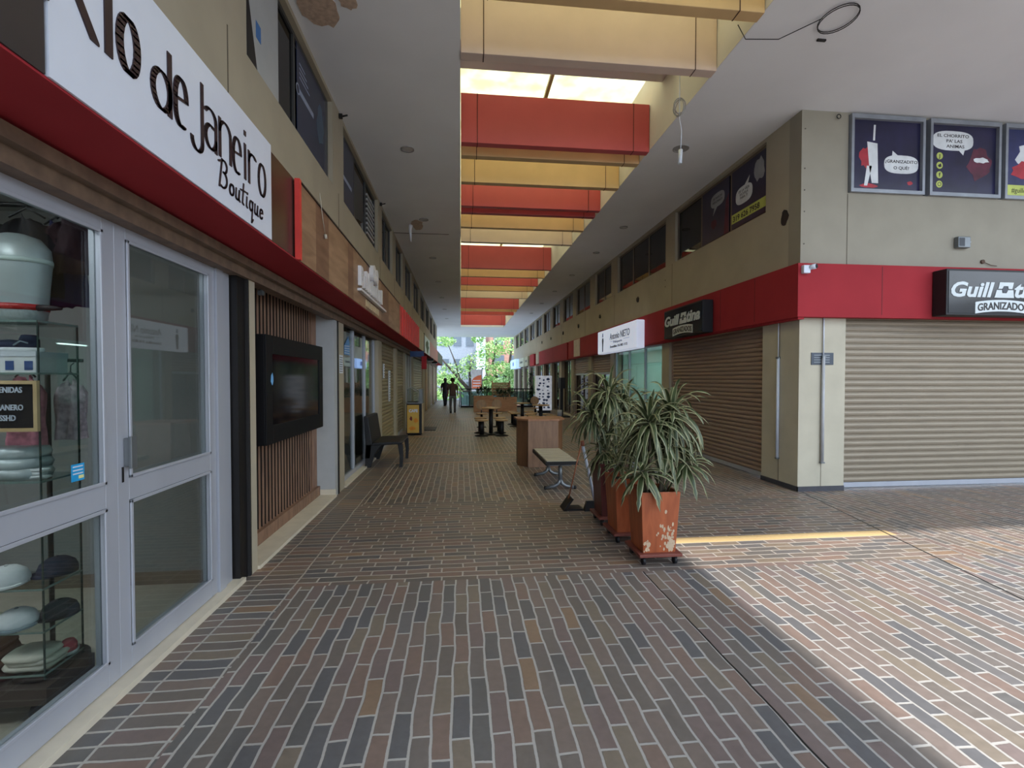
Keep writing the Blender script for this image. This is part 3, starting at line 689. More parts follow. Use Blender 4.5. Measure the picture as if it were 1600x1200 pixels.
while y<1.0: b.box(-.045,.010,y,y+.044,.12,2.45); y+=.086
b.build('slats',M_SLATSHADE,t)  # slat bodies coloured dark in place of shade in the gaps
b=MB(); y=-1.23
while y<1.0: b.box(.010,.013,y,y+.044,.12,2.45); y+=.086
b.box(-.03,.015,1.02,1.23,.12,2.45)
b.build('slat_fronts',M_SLAT,t)  # front faces keep the wood tone, sides carry the painted shade
t=empty('wall_screen',(SX+.01,5.4,1.0),'large black boxed television screen on the slatted wall','television')
M_TV=mat('television_black',(13,13,16),.6,var=.05,spec=.25)
b=MB(); b.box(0,.2,-.95,.80,0,1.0); b.box(.2,.215,-.95,-.80,0,1.0); b.box(.2,.215,.66,.80,0,1.0); b.box(.2,.215,-.80,.66,0,.17); b.box(.2,.215,-.80,.66,.83,1.0); b.build('cabinet',M_TV,t,bevel=.004)
b=MB(); b.box(.2,.204,-.80,.66,.17,.83); b.build('screen',M_SCREEN,t)
b=MB(); b.tube([(.12,-.9,-.01),(.12,-.9,.0)],.01,6); b.build('cable_stub',M_BLACK,t)
# blue sticker on the glass right of TV cabinet
mb=MB(); mb.prism(blob(0,0,.05,14,4,.6,1),FL(SX+.2255,4.58,1.6),0,.003); tag(mb.build('screen_sticker',mat('sticker_cyan',(110,170,220),.4)),'small pale blue emblem sticker on the black screen frame','sticker')
b=MB(); b.tube([(.01,1.1,1.72),(.05,1.1,1.74),(.05,1.1,1.92),(.01,1.1,1.94)],.01,8); b.build('pull_handle',mat('brass',(150,130,84),.4,metal=.6),slat_t)
mb=MB(); mb.box(-1.8,-1.69,6.8,6.858,0,2.5); struct('trim_15',mb,M_BLKM,label='black shutter track beside the second cream pillar')
# CCTV style camera bracket above the slats
t=empty('ceiling_bracket',(-1.78,4.5,2.49),'small grey bracket hanging above the slatted wall','bracket')
b=MB(); b.box(-.03,.03,-.03,.03,-.02,0); b.tube([(0,0,-.02),(0,0,-.1)],.008,6); b.box(-.02,.02,-.025,.025,-.14,-.1); b.build('arm',M_GALV,t)
# notice on pillar
t=empty('paper_notice',(XL+.001,7.02,1.68),'white printed paper notice on the cream pillar','notice')
MB().box(0,.002,-.1,.1,0,.26).build('paper',M_WHITE,t)
b=MB()
for i in range(7):
    for j in range(4): b.box(.002,.003,-.08+.042*j,-.055+.042*j,.02+.033*i,.034+.033*i)
b.build('print',M_INK,t)

# --- glass shop (7.18-10.1)
mb=MB(); mb.box(-4.4,-4.3,6.95,10.3,0,2.9); mb.box(-4.4,-2.0,6.95,7.0,0,2.9); mb.box(-4.4,-2.0,10.25,10.3,0,2.9); mb.box(-4.4,-1.9,6.95,10.3,2.85,2.9); struct('wall_shop_2',mb,mat('shop2_wall',(170,160,140),.8))
mb=MB(); mb.box(-4.3,-1.85,7,10.25,0,.004); struct('floor_shop_2',mb,M_TILE)
mb=MB(); mb.box(-1.86,-1.68,7.18,10.12,0,.03); struct('trim_16',mb,M_SILL,label='pale sill of the glass shop on the left')
def shopfront(X,y0,y1,n,label,side='L',z1=2.46,fm=M_ALU,gm=M_GLASS,base=0.035,midrail=False,group=None,name='shop_window'):
    t=empty(name,(X,(y0+y1)/2,base),label,'shop window',group); h=(y1-y0)/2; z1-=base
    f=MB(); w_=.05
    f.box(-.03,.03,-h,h,0,.07); f.box(-.03,.03,-h,h,z1-.06,z1)
    for i in range(n+1): y=-h+(2*h-w_)*i/n; f.box(-.03,.03,y,y+w_,.07,z1-.06)
    if midrail: f.box(-.03,.03,-h,h,1.0,1.06)
    f.build('frame',fm,t)
    for i in range(n):
        a=-h+(2*h-w_)*i/n+w_; b=-h+(2*h-w_)*(i+1)/n; MB().box(-.004,.004,a,b,.07,z1-.06).build('glass_pane',gm,t)
    return t
shopfront(-1.8,7.19,10.1,3,'grey framed glass front of the shop between the cream pillar and the shutter')
mb=MB(); mb.prism([(-.16,0),(.2,.0),(.2,.2),(.12,.3),(-.16,.14)],FL(-1.79,7.75,1.98),0,.003); s=mb.build('window_decal',mat('decal_blue',(60,130,190),.4)); tag(s,'bright blue window decal high on the glass shop front','sticker')
b=MB()
for i in range(4): b.prism([(-.15,.02+.035*i),(.18,.02+.04*i),(.18,.03+.04*i),(-.15,.03+.035*i)],FL(-1.787,7.75,1.98),0,.001)
b.build('lettering',M_WHITE,s)
t=empty('shop_counter',(-2.25,8.0,.004),'cream shop counter with dark edge behind the left glass shop front','counter')
MB().box(-.3,.2,-.55,.55,0,.78).build('body',M_CREAM,t); MB().box(-.32,.22,-.57,.57,.78,.86).build('worktop',M_BLACK,t)
t=empty('receipt_machine',(-2.2,7.8,.866),'small grey machine standing on the shop counter','machine')
b=MB(); b.box(-.1,.1,-.12,.12,0,.16); b.box(-.08,.08,-.1,.1,.2,.36); b.box(-.09,.09,-.11,.11,.16,.2); b.build('body',M_GREYW,t,bevel=.01)
MB().box(.08,.085,-.08,.08,.22,.34).build('panel',M_BLACK,t)
t=empty('bottle_rack',(-2.9,9.2,.004),'white wall shelving with bottles inside the left glass shop','shelving')
b=MB()
for z in (.3,.75,1.2,1.65,2.05): b.box(-.12,.12,-.45,.45,z,z+.02)
b.build('shelf',M_WHITE,t)
b=MB(); b.box(-.14,-.12,-.47,.47,0,2.2); b.box(-.12,.12,-.47,-.45,0,2.2); b.box(-.12,.12,.45,.47,0,2.2); b.build('upright',M_WHITE,t)
k=0
for z in (.32,.77,1.22,1.67):
    for y in (-.3,-.1,.1,.3):
        k+=1; c=[(150,60,40),(60,110,90),(190,170,60),(70,80,140)][k%4]
        bt=MB().lathe([(.04,0),(.042,.16),(.02,.2),(.014,.26)],(0,0,0),12).build('bottle',mat('bottle_%d'%(k%4),c,.3)); bt.location=(-2.88,9.2+y,z+.0245)
        tag(bt,'small coloured bottle on the white shelving inside the left shop','bottle','bottles on the white shelving')

# --- roller shutters
def shutter(X,y0,y1,label,side='L',z0=.02,z1=2.46,m=M_SHUTG,pitch=.085,axis='Y',fixed=None,group='closed roller shutters'):
    """corrugated curtain. axis Y: runs along Y at X. axis X: runs along X (y0..y1 are X values), at Y=X"""
    cx=(y0+y1)/2; h=(y1-y0)/2
    loc=(X,cx,0) if axis=='Y' else (cx,X,0)
    t=empty('roller_shutter',loc,label,'roller shutter',group)
    s=1 if side=='L' else -1     # outward
    P=[]; z=z0+.07
    while z<z1-.001:
        zz=min(z+pitch,z1)
        P += [(0.0,z),(.016,z+pitch*.12),(.023,z+pitch*.45),(.016,z+pitch*.78),(0.0,z+pitch*.90)]; z+=pitch
    P.append((0,z1)); P=[p for p in P if p[1]<=z1+.0001]
    b=MB(); base=len(b.v)
    for d,zz in P:
        for e in (-h+.03,h-.03): b.v.append((s*d,e,zz) if axis=='Y' else (e,-d,zz))
    for i in range(len(P)-1):
        q=base+2*i; b.face([q,q+1,q+3,q+2])
    nb=len(b.v)
    for d,zz in P:
        for e in (-h+.03,h-.03): b.v.append((s*(d-.004),e,zz) if axis=='Y' else (e,-d+.004,zz))
    for i in range(len(P)-1):
        q=nb+2*i; b.face([q+1,q,q+2,q+3])
    b.build('slat_curtain',m,t)
    b=MB()
    if axis=='Y': b.box(-.012,.012,-h+.03,h-.03,z0,z0+.07)
    else: b.box(-h+.03,h-.03,-.012,.012,z0,z0+.07)
    b.build('bottom_bar',M_ALU,t)
    for e in (-h,h-.05):
        b=MB()
        if axis=='Y': b.box(-.03,.03,e,e+.05,0.0,z1)
        else: b.box(e,e+.05,-.03,.03,0.0,z1)
        b.build('guide_rail',m,t)
    return t
shutter(-1.78,10.56,12.73,'olive beige roller shutter with paper notices, behind the black bench',m=M_SHUTG)
shutter(-1.78,13.11,14.85,'olive beige roller shutter just before the yellow food cart',m=M_SHUTG)
shutter(-1.78,17.52,21.68,'pale grey roller shutter beyond the food cart on the left',m=mat('shutter_grey',(170,170,160),.5,metal=.2),pitch=.1)
for nm,y,z,wd,h,lab in (('paper_sheet',11.95,1.05,.22,.75,'tall white notice paper taped on the olive shutter'),('hanging_paper',11.1,1.62,.12,.32,'small white paper tag hanging high on the olive shutter')):
    t=empty(nm,(-1.735,y,z),lab,'paper'); MB().box(-.02,.001,-wd/2,wd/2,0,h).build('sheet',M_WHITE,t)
    b=MB()
    for i in range(int(h/.06)): b.box(.001,.002,-wd*.36,wd*.3,.03+i*.06,.05+i*.06)
    b.build('print',mat('print_grey',(110,110,120),.7),t)
# grey storefront panels 15.0-17.35
shopfront(-1.8,15.02,17.34,3,'grey panelled shop door set behind the food cart',gm=mat('door_panel_grey',(150,152,150),.6),base=0.0)
t=empty('wood_door',(-1.78,24.5,0),'tan wooden shop door far along the left side','door')
MB().box(-.02,.03,-1.45,1.45,0,2.45).build('frame',M_PLYD,t); MB().box(.03,.05,-.5,.6,0,2.2).build('leaf',wood_mat('tan_door',(160,126,84),(178,146,100),(3,3,.5)),t)
shutter(-1.78,27.32,29.98,'dark brown shutter at the far left end of the walkway',m=M_SHUTB)
shutter(-1.78,31.02,33.98,'last dark shutter on the left before the open end',m=M_SHUTB)

# --- left fascia signs
SF=-1.29
mb=MB(); mb.box(SF-.05,SF-.004,-2,1.66,H0+.055,3.2); tag(mb.build('blank_sign',mat('dark_grey_panel',(44,38,40),.5)),'plain dark grey sign panel left of the white boutique sign','sign')
t=empty('shop_sign',(SF,2.56,H0+.055),'white boutique shop sign with dark serif lettering','sign')
MB().box(-.05,0,-.89,.89,0,.645).build('panel',M_WHITE,t)
# broad-nib glyphs (em units: x 0..w, y 0..1 cap, x-height .6)
def arc(cx,cy,rx,ry,a0,a1,n=14): return [(cx+rx*math.cos(math.radians(a0+(a1-a0)*i/n)),cy+ry*math.sin(math.radians(a0+(a1-a0)*i/n))) for i in range(n+1)]
GL={
'R':([[(0.05,0),(0.05,1)],[(.05,1)]+arc(.2,.76,.2,.24,90,-90)+[(.05,.52)],[(.2,.52),(.45,0)]],.55),
'I':([[(0.05,0),(.05,1)]],.2),
'O':([arc(.2,.5,.2,.5,0,360,24)],.52),
'o':([arc(.16,.3,.15,.3,0,360,22)],.42),
'd':([arc(.16,.3,.15,.3,0,360,22),[(.31,0),(.31,1)]],.42),
'e':([[(.02,.32),(.3,.36)]+arc(.16,.36,.15,.25,0,180,10)+arc(.16,.2,.15,.22,180,300,10)],.42),
'J':([[(.22,1),(.22,0)]+arc(.1,0,.12,.18,0,-180,10)],.34),
'a':([arc(.13,.45,.14,.15,150,0,8)+[(.27,0)],arc(.14,.18,.13,.18,60,360,16)],.38),
'n':([[(.04,0),(.04,.6)],[(.04,.4)]+arc(.17,.43,.13,.17,170,0,8)+[(.3,0)]],.42),
'i':([[(.04,0),(.04,.6)],[(.04,.76),(.04,.82)]],.16),
'r':([[(.04,0),(.04,.6)],[(.04,.4)]+arc(.16,.45,.12,.14,170,40,8)],.32),
' ':([],.22)}
b=MB()
for ch,y0,y1,z0,z1 in (('R',1.63,1.88,2.79,3.14),('i',1.90,1.955,2.79,3.13),('o',1.965,2.105,2.79,3.01),('d',2.165,2.315,2.765,3.05),('e',2.325,2.445,2.765,2.995),('J',2.46,2.58,2.72,3.08),('a',2.585,2.715,2.79,3.0),('n',2.73,2.875,2.80,3.01),('e',2.885,3.0,2.79,3.0),('i',3.02,3.07,2.80,3.09),('r',3.085,3.205,2.80,3.0),('o',3.225,3.355,2.79,3.0)):
    g,_w=GL[ch]; pw_=.040 if y0<2.1 else (.032 if y0<2.4 else .026); th=.008
    xs=[q[0] for st in g for q in st]; zs=[q[1] for st in g for q in st]; gx0,gx1,gz0,gz1=min(xs),max(xs),min(zs),max(zs)
    def mp(q):
        fx=(q[0]-gx0)/(gx1-gx0) if gx1-gx0>.001 else .5
        fz=(q[1]-gz0)/(gz1-gz0)
        return (y0-2.56+pw_/2+fx*(y1-y0-pw_), z0-2.555+th/2+fz*(z1-z0-th))
    b.pen([[mp(q) for q in st] for st in g],((.0,0,0),(0,1,0),(0,0,1),(1,0,0)),1,pw_,th,.005)
b.build('lettering',mat('plum_ink',(40,22,28),.5),t)
SCR={'B':([[(.1,0),(.16,1)],[(0,.85)]+arc(.26,.78,.16,.22,120,-80,10)+arc(.26,.3,.2,.28,90,-120,12)],.55),
'o':([arc(.13,.2,.11,.2,0,360,16)],.3),'u':([[(.02,.4),(.02,.1)]+arc(.1,.1,.08,.1,180,340,6)+[(.2,.4),(.2,.05),(.26,0)]],.3),
't':([[(.08,.8),(.06,.05),(.14,0)],[(-.08,.5),(.24,.56)]],.22),'i':([[(.04,.4),(.04,.05),(.1,0)],[(.06,.54),(.07,.58)]],.16),
'q':([arc(.12,.2,.1,.2,20,340,14),[(.22,.4),(.2,-.45),(.28,-.3)]],.3),'e':([[(.03,.18),(.2,.28)]+arc(.12,.26,.09,.14,0,180,8)+arc(.12,.18,.1,.18,180,330,8)],.3)}
b=MB(); x=.15
for ch in 'Boutique':
    g,wd=SCR[ch]; fr=((.0,x,.085),(0,1,0),(.0,.12,.993),(1,0,0)); b.pen(g,fr,.155,.012,.008,.005,sx=1.4); x+=wd*.155*1.4+.010
b.build('script_lettering',MC['plum_ink'],t)
mb=MB(); mb.box(-1.36,-1.325,3.45,4.02,H0+.056,3.2)
tag(mb.build('recessed_sign',mat('dark_brown_panel',(54,38,34),.25)),'dark brown glossy panel recessed between the white sign and the wood sign','sign')
mb=MB(); mb.box(-1.315,-1.275,3.985,4.03,H0+.056,3.2); tag(mb.build('sign_end_strip',mat('bright_red',(206,58,50),.4)),'narrow bright red upright strip at the near end of the wood sign','trim strip')
t=empty('wood_sign',(SF,7.2,H0+.055),'long wood effect sign board with raised white lettering','sign')
b=MB(); ys=-3.16
rn=random.Random(3); i=0
while ys<3.16:
    wd=rn.choice([.28,.42,.6,.8]); e=min(3.16,ys+wd); b.m=i%2 if rn.random()<.8 else 0; b.box(-.05,0,ys,e,0,.63); ys=e; i+=1
b.build('board',[M_WOODS,M_WOODS2],t)
b=MB(); b.box(-.06,.01,-3.16,3.16,.63,.645); b.build('cap_strip',M_BLKM,t)
M3=mat('raised_white',(214,212,214),.4)
b=MB(); F=((.0,-1.0,.0),(0,1,0),(0,0,1),(1,0,0))
fr=lambda y,z:((0.0,y,z),(0,1,0),(0,0,1),(1,0,0))
b.text('B',.34,fr(-1.0,.24),0,.04,bold=.008); 
xx=-.74
for k,hh in enumerate((.16,.25,.25,.16,.2,.16,.16,.25,.18,.16,.22)): b.prism([(0,0),(.075,0),(.075,hh),(0,hh)],fr(xx,.24),0,.04); xx+=.135
b.build('raised_lettering',M3,t)
b=MB(); b.prism([(-1.02,.16),(1.0,.16),(1.0,.19),(-1.02,.19)],fr(0,0),0,.05); b.build('underline',M3,t)
b=MB(); b.disc(fr(-.13,.56),.12,.06,20,.05); b.disc(fr(.09,.55),.11,.06,20,.045); b.build('emblem',M3,t)
b=MB()
for k in range(9): b.prism([(0,0),(.05,0),(.05,.09),(0,.09)],fr(-.5+k*.12,.04),0,.01)
b.build('small_lettering',mat('pale_letters',(196,176,140),.5),t)
# loose bulb wire on wood sign
mb=MB(); mb.tube([(SF+.01,4.55,3.3),(SF+.02,4.6,3.1),(SF+.015,4.7,2.97)],.004,5); mb.tube([(SF+.015,4.7,2.97),(SF+.02,4.71,2.93)],.015,6)
tag(mb.build('hanging_wire',mat('wire_cream',(176,166,150),.6)),'thin wire with a small plug dangling over the wood sign','wire')
t=empty('red_sign',(SF,12.65,H0+.055),'bright red corrugated sign panel after the wood sign','sign')
b=MB(); y=-2.24
while y<1.9: b.box(-.05,0,y,y+.34,0,.63); b.box(-.05,.03,y+.34,y+.40,0,.63); y+=.4
b.box(-.05,0,y,2.24,0,.63) if y<2.24 else None
b.build('corrugated_panel',MC['bright_red'],t)
t=empty('cream_sign',(SF,16.1,H0+.055),'plain cream sign panel beyond the red corrugated sign','sign'); MB().box(-.05,0,-.95,.95,0,.63).build('panel',M_CREAM,t); MB().box(-.05,.02,.95,1.05,0,.66).build('edge_post',M_BLKM,t)
t=empty('green_sign',(SF,19.0,H0+.055),'pale sign panel with a green plant graphic','sign'); MB().box(-.05,0,-1.6,1.3,0,.63).build('panel',M_WHITE,t)
b=MB(); b.prism(blob(-.2,.3,.24,16,2,3,1),fr(0,0),0,.004); b.build('graphic',mat('graphic_green',(60,84,50),.6),t)
mb=MB(); mb.box(SF-.05,SF,20.4,27.2,H0+.055,H0+.68); tag(mb.build('far_red_sign',MC['bright_red']),'smooth bright red sign panel furthest along the left side','sign')
mb=MB(); mb.box(SF-.05,SF,27.3,34.2,H0+.055,H0+.68); tag(mb.build('far_dark_sign',M_BLKM),'dark sign panel at the very end of the left fascia','sign')
# projecting lamps at far left
for i,(y,z) in enumerate(((21.5,2.36),(25,2.34))):
    t=empty('soffit_lamp',(-1.35,y,H0),'white unlit lamp box under the far left soffit, %s from the cart'%ordn[i],'lamp','lamp boxes under the far left soffit'); MB().box(-.12,.14,-.15,.15,-.1,0).build('housing',M_BLACK,t); MB().box(-.1,.12,-.13,.13,-.12,-.1).build('diffuser',M_WHITE,t)
t=empty('hanging_ornament',(-1.25,14.9,H0),'blue and red cloth ornament hanging under the left soffit','ornament')
b=MB(); b.box(-.3,.12,-.02,.02,-.22,-.05); b.tube([(-.1,0,-.05),(-.1,0,0)],.006,5); b.build('blue_cloth',mat('cloth_blue',(60,84,130),.9),t); b=MB(); b.box(.05,.2,-.03,.03,-.6,-.2); b.build('red_cloth',mat('cloth_red',(160,40,50),.9),t)

# window posters, left upper
def poster_frame_left(y0,y1,z0,z1,lab,m): 
    return tag(MB().box(XL-.055,XL-.05,y0,y1,z0,z1).build('window_poster',m),lab,'poster')
Pn=mat('poster_navy',(34,44,72),.25,var=.08)
p=tag(MB().box(XL-.058,XL-.052,5.42,6.58,4.26,5.24).build('window_poster',Pn),'dark navy poster with a round icon in the first left upper window','poster')
b=MB(); b.prism([(5.5,4.72),(6.0,4.72),(6.0,4.78),(5.5,4.78)],((XL-.052,0,0),(0,1,0),(0,0,1),(1,0,0)),0,.002); b.disc(((XL-.052,5.45,4.75),(0,1,0),(0,0,1),(1,0,0)),.06,.002,16,.045)
for i in range(4): b.box(XL-.052,XL-.050,5.5,5.85-.05*i,4.9+.05*i,4.915+.05*i)
b.build('print',mat('print_pale',(150,160,180),.5),p)
b=MB(); b.prism(blob(6.28,4.78,.2,18,6,.7,1.2),((XL-.052,0,0),(0,1,0),(0,0,1),(1,0,0)),0,.001); b.build('round_picture',mat('print_teal',(70,90,110),.5),p)
p=tag(MB().box(XL-.058,XL-.052,7.35,8.15,4.26,5.24).build('window_poster',Pn),'navy poster with one pale bar in the second left upper window','poster')
MB().box(XL-.052,XL-.05,7.42,8.0,4.62,4.68).build('print',MC['print_pale'],p)
t=empty('louvre_panel',(XL-.055,9.68,4.26),'grey louvre slats in the second left upper window','louvre')
b=MB()
for i in range(9): b.box(-.03,0,-.35,.35,.1+.09*i,.14+.09*i)
b.build('slats',M_GREYW,t)
t=empty('white_board',(XL-.03,4.42,4.22),'tall white board standing in the nearest left upper window','board')
MB().box(-.01,.01,-.3,.38,0,1.1).build('sheet',M_GREYW,t); b=MB(); b.prism([(-.12,.28),(-.02,.28),(-.02,.42),(-.12,.42)],fr(0,0),.01,.012); b.build('blue_label',mat('label_blue',(60,110,170),.5),t); b=MB(); b.prism([(-.3,0),(-.1,0),(-.26,.5),(-.3,.55)],fr(0,0),.01,.012); b.build('dark_corner',M_BLACK,t)
# wall brackets left
for i,(y,z) in enumerate(((7.0,5.3),(10.4,5.3),(4.15,3.2),(7.6,3.25),(9.5,3.25),(12.0,3.25))):
    t=empty('wall_bracket',(XL,y,z),'small dark bracket on the left wall, %s of the six'%ordn[i],'bracket','small dark brackets on the left wall'); b=MB(); b.box(0,.05,-.02,.02,-.03,.03); b.tube([(.05,0,0),(.12,0,.02)],.012,6); b.build('arm',M_BLKM,t)

# ================================================================ RIGHT SHOPS
shutter(4.84,7.08,10.46,'large brown roller shutter behind the potted plants on the right',side='R',z1=H0-.04,m=M_SHUTB,pitch=.075)
shutter(6.36,5.47,9.11,'wide beige roller shutter of the corner shop facing the camera',z1=H0,m=M_SHUT,pitch=.088,axis='X')
shutter(4.84,14.82,16.98,'brown roller shutter half raised, first after the lit glass shop',side='R',z0=1.75,z1=H0-.04,m=M_SHUTB)
shutter(4.84,17.47,19.78,'brown roller shutter half raised, second after the lit glass shop',side='R',z0=1.75,z1=H0-.04,m=M_SHUTB)
# rooms
def room(i,y0,y1,m,depth=3.2):
    mb=MB(); x0,x1=5.05,5.05+depth
    mb.box(x1,x1+.05,y0,y1,0,2.58); mb.box(x0,x1,y0-.05,y0,0,2.58); mb.box(x0,x1,y1,y1+.05,0,2.58); mb.box(x0,x1,y0,y1,2.53,2.58)
    struct('wall_shop_%d'%i,mb,m)
room(3,10.9,14.42,mat('shop3_wall',(206,226,220),.7,var=.04),2.2)
room(4,14.85,16.95,mat('shop4_wall',(120,112,104),.8)); room(5,17.5,19.75,MC['shop4_wall']); room(6,20.3,22.15,MC['shop4_wall'])
shopfront(4.84,10.87,14.44,3,'bright glass front of the white lit shop behind the rear plant',side='R',gm=glass('greenish_glass',(214,232,226),1))
t=empty('wall_mirror',(7.22,12.3,.5),'tall wall mirror inside the white lit shop','mirror'); MB().box(-.03,0,-.35,.35,0,1.6).build('mirror_glass',mat('mirror',(170,200,190),.05,metal=1),t)
t=empty('shop_light',(6.2,12.6,2.529),'long white ceiling light inside the lit shop','ceiling light'); MB().box(-.06,.06,-1.2,1.2,-.05,0).build('housing',M_WHITE,t); b=MB(); b.box(-.05,.05,-1.15,1.15,-.068,-.05); b.build('tube',mat('tube_light',(240,250,255),.5,emit=30),t)
t=empty('shop_desk',(5.9,12.8,.0),'white reception desk inside the lit shop','desk'); MB().box(-.3,.3,-.9,.9,0,.95).build('body',M_WHITE,t); MB().box(-.34,.34,-.95,.95,.95,1.0).build('top',M_GREYW,t)
for a,b_,l_ in ((14.82,16.98,'dark glass front under the first half raised brown shutter'),(17.47,19.78,'dark glass front under the second half raised brown shutter'),(20.27,22.18,'glass door between two beige pillars behind the white display kiosk')):
    shopfront(4.92,a,b_,2,l_,side='R',fm=mat('frame_brown',(96,72,58),.5),base=0.0)
k=0
for a,b_ in ((22.7,24.6),(25.1,27),(27.4,30),(30.4,33),(33.4,36),(36.4,39),(39.4,42)):
    shopfront(4.9,a+.02,b_-.02,3,'dark framed shop window on the far right side, %s after the white kiosk'%ordn[k],side='R',fm=MC['frame_brown'],gm=M_GLASSD,base=0.0); k+=1
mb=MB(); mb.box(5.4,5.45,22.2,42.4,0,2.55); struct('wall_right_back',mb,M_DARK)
mb=MB(); mb.box(4.66,4.9,10.9,22,0,.02); struct('trim_17',mb,M_SILL,label='pale door sill line of the right shops')

# hanging stuff in the dim right shops (posters)
# signs on the right
def guillotina(name,label,fr,W,Hh,depth):
    """fr origin: bottom centre of the face"""
    o=fr[0]; t=empty(name,o,label,'sign'); f=((0,0,0),fr[1],fr[2],fr[3])
    b=MB(); b.prism([(-W/2,0),(W/2,0),(W/2,Hh),(-W/2,Hh)],f,-depth,0); b.build('box',M_BLACK,t,bevel=.008)
    b=MB(); b.prism([(-W/2+.03,.03),(W/2-.02,.03),(W/2-.02,Hh-.03),(-W/2+.03,Hh-.03)],f,0,.006); b.build('face',mat('sign_face_dark',(38,42,50),.12,var=.3,scale=1.5),t)
    L0=-W/2
    def off(): v=Vector(fr[3])*.006; return (tuple(v),fr[1],fr[2],fr[3])
    b=MB(); z0,z1=.25,.465; h=z1-z0
    b.textfit('Guill',off(),L0+.06,L0+.735,z0,z1,0,.006,shear=.25,bold=.032)
    ox=L0+.745; sh=.25*h
    def P(x,z): return (ox+x+.25*(z*h),z0+z*h)
    b.prism([P(.02,.58),P(.02,1),P(.24,1),P(.24,.58),P(.18,.58),P(.165,.76),P(.095,.76),P(.08,.58)],off(),0,.006)
    b.prism([P(-.01,0),P(.30,0),P(.26,.50),P(.18,.50),P(.165,.30),P(.095,.30),P(.08,.50),P(.0,.50)],off(),0,.006)
    b.textfit('tina',off(),L0+1.05,L0+1.58,z0,z1,0,.006,shear=.25,bold=.032)
    b.build('lettering',mat('sign_letters',(200,206,206),.4,var=.04),t)
    b=MB(); b.disc(((Vector(fr[3])*.0065+Vector(fr[1])*P(.13,.54)[0]+Vector(fr[2])*P(.13,.54)[1]),fr[1],fr[2],fr[3]),.042,.003,18); b.build('blade_dot',mat('dot_dark',(50,54,66),.4),t)
    b=MB(); n=16; xa,xb=L0+.44,L0+1.30; m_=(xa+xb)/2
    def cv(x): return .03-.19*(x-m_)**2
    for i in range(n):
        x0=xa+(xb-xa)*i/n; x1=xa+(xb-xa)*(i+1)/n
        b.prism([(x0,.03+cv(x0)),(x1,.03+cv(x1)),(x1,.19+cv(x1)),(x0,.19+cv(x0))],off(),0,.005)
    bn=b.build('banner',MC['sign_letters'],t)
    b=MB(); b.textfit('GRANIZADOS',off(),xa+.035,xb-.035,.085,.19,.005,.009,bold=.02,curve=-.19); b.build('banner_lettering',M_INK,bn)
    return t
guillotina('shop_sign','black corner shop sign with white slanted lettering, facing the camera',FS(7.515,5.92,2.485),1.67,.64,.2)
guillotina('shop_sign','black sign with white slanted lettering above the brown shutter on the side wall',FR(4.42,9.165,2.46),1.67,.6,.2)
t=empty('lightbox_sign',(4.4,13.3,2.38),'white light box sign with a small dark figure above the glass shop','sign')
b=MB(); b.box(0,.22,-1.71,1.71,0,.72); b.build('box',mat('lightbox',(216,224,246),.3,var=.03,emit=.35),t,bevel=.03)
f=lambda y,z:((-.0,y,z),(0,-1,0),(0,0,1),(-1,0,0))
b=MB(); b.prism([(-.05,.3),(.05,.3),(.08,.42),(.05,.5),(-.05,.5),(-.08,.42)],f(1.15,-.02),0,.004); b.prism([(-.05,.06),(.03,.06),(.05,.3),(-.05,.3)],f(1.15,0),0,.004); b.build('figure_print',M_INK,t)
b=MB(); b.disc(f(1.15,.55),.045,.004,14); b.prism([(-.04,.58),(.04,.58),(.03,.63),(-.03,.63)],f(1.15,0),0,.004); b.build('figure_head_print',mat('ink_blue',(60,80,140),.5),t)
b=MB(); F0=f(0,0); b.textfit('Antonio NIETO',F0,-.45,1.22,.37,.56,0,.004,shear=.1,bold=.01); b.box(-.004,0,-.2,.42,.315,.322); b.box(-.004,0,-1.2,-.75,.315,.322); b.textfit('Peluqueria',F0,.18-.3,.62,.24,.32,0,.004,bold=.01)
b.build('lettering',mat('ink_grey',(96,104,118),.5),t)
b=MB(); b.textfit('Domicilios 316 803 1112',F0,-.42,1.05,.13,.20,0,.004,bold=.03); b.build('phone_lettering',M_INK,t)
mb=MB(); mb.box(FXR-.01,FXR,18.2,19.2,H0,H1); tag(mb.build('blank_plaque',mat('plaque_beige',(190,172,156),.6)),'blank beige panel on the red fascia past the white light box','sign')
mb=MB(); mb.prism([(0,0),(.45,0),(.45,.5),(.2,.72),(0,.55)],FR(FXR,28.9,H0),0,.02); tag(mb.build('shaped_plaque',M_CREAM),'cream pointed panel at the far end of the red fascia','sign')
for y0,y1,m,lab in ((31.9,33.6,mat('sign_olive',(150,146,120),.5),'beige rectangular shop sign far down the right side'),(33.9,36.8,mat('sign_darkwhite',(176,178,160),.5),'pale shop sign with a dark bar beside the blue screen sign')):
    t=empty('far_sign',(4.5,(y0+y1)/2,2.5),lab,'sign'); MB().box(0,.25,-(y1-y0)/2,(y1-y0)/2,0,.64).build('panel',m,t); MB().box(-.004,0,-(y1-y0)/4,(y1-y0)/4,.26,.4).build('print',M_INK,t)
t=empty('blue_sign',(4.3,39.2,2.45),'glowing blue and white light box sign at the far right end','sign')
MB().box(0,.4,-1.9,1.9,0,.72).build('box',mat('lightbox_blue',(150,180,235),.4,emit=.9),t); b=MB(); b.prism(blob(.2,.36,.24,14,3,1.6,.8),f(0,0),0,.004); b.build('print',mat('print_deepblue',(60,80,180),.5),t)
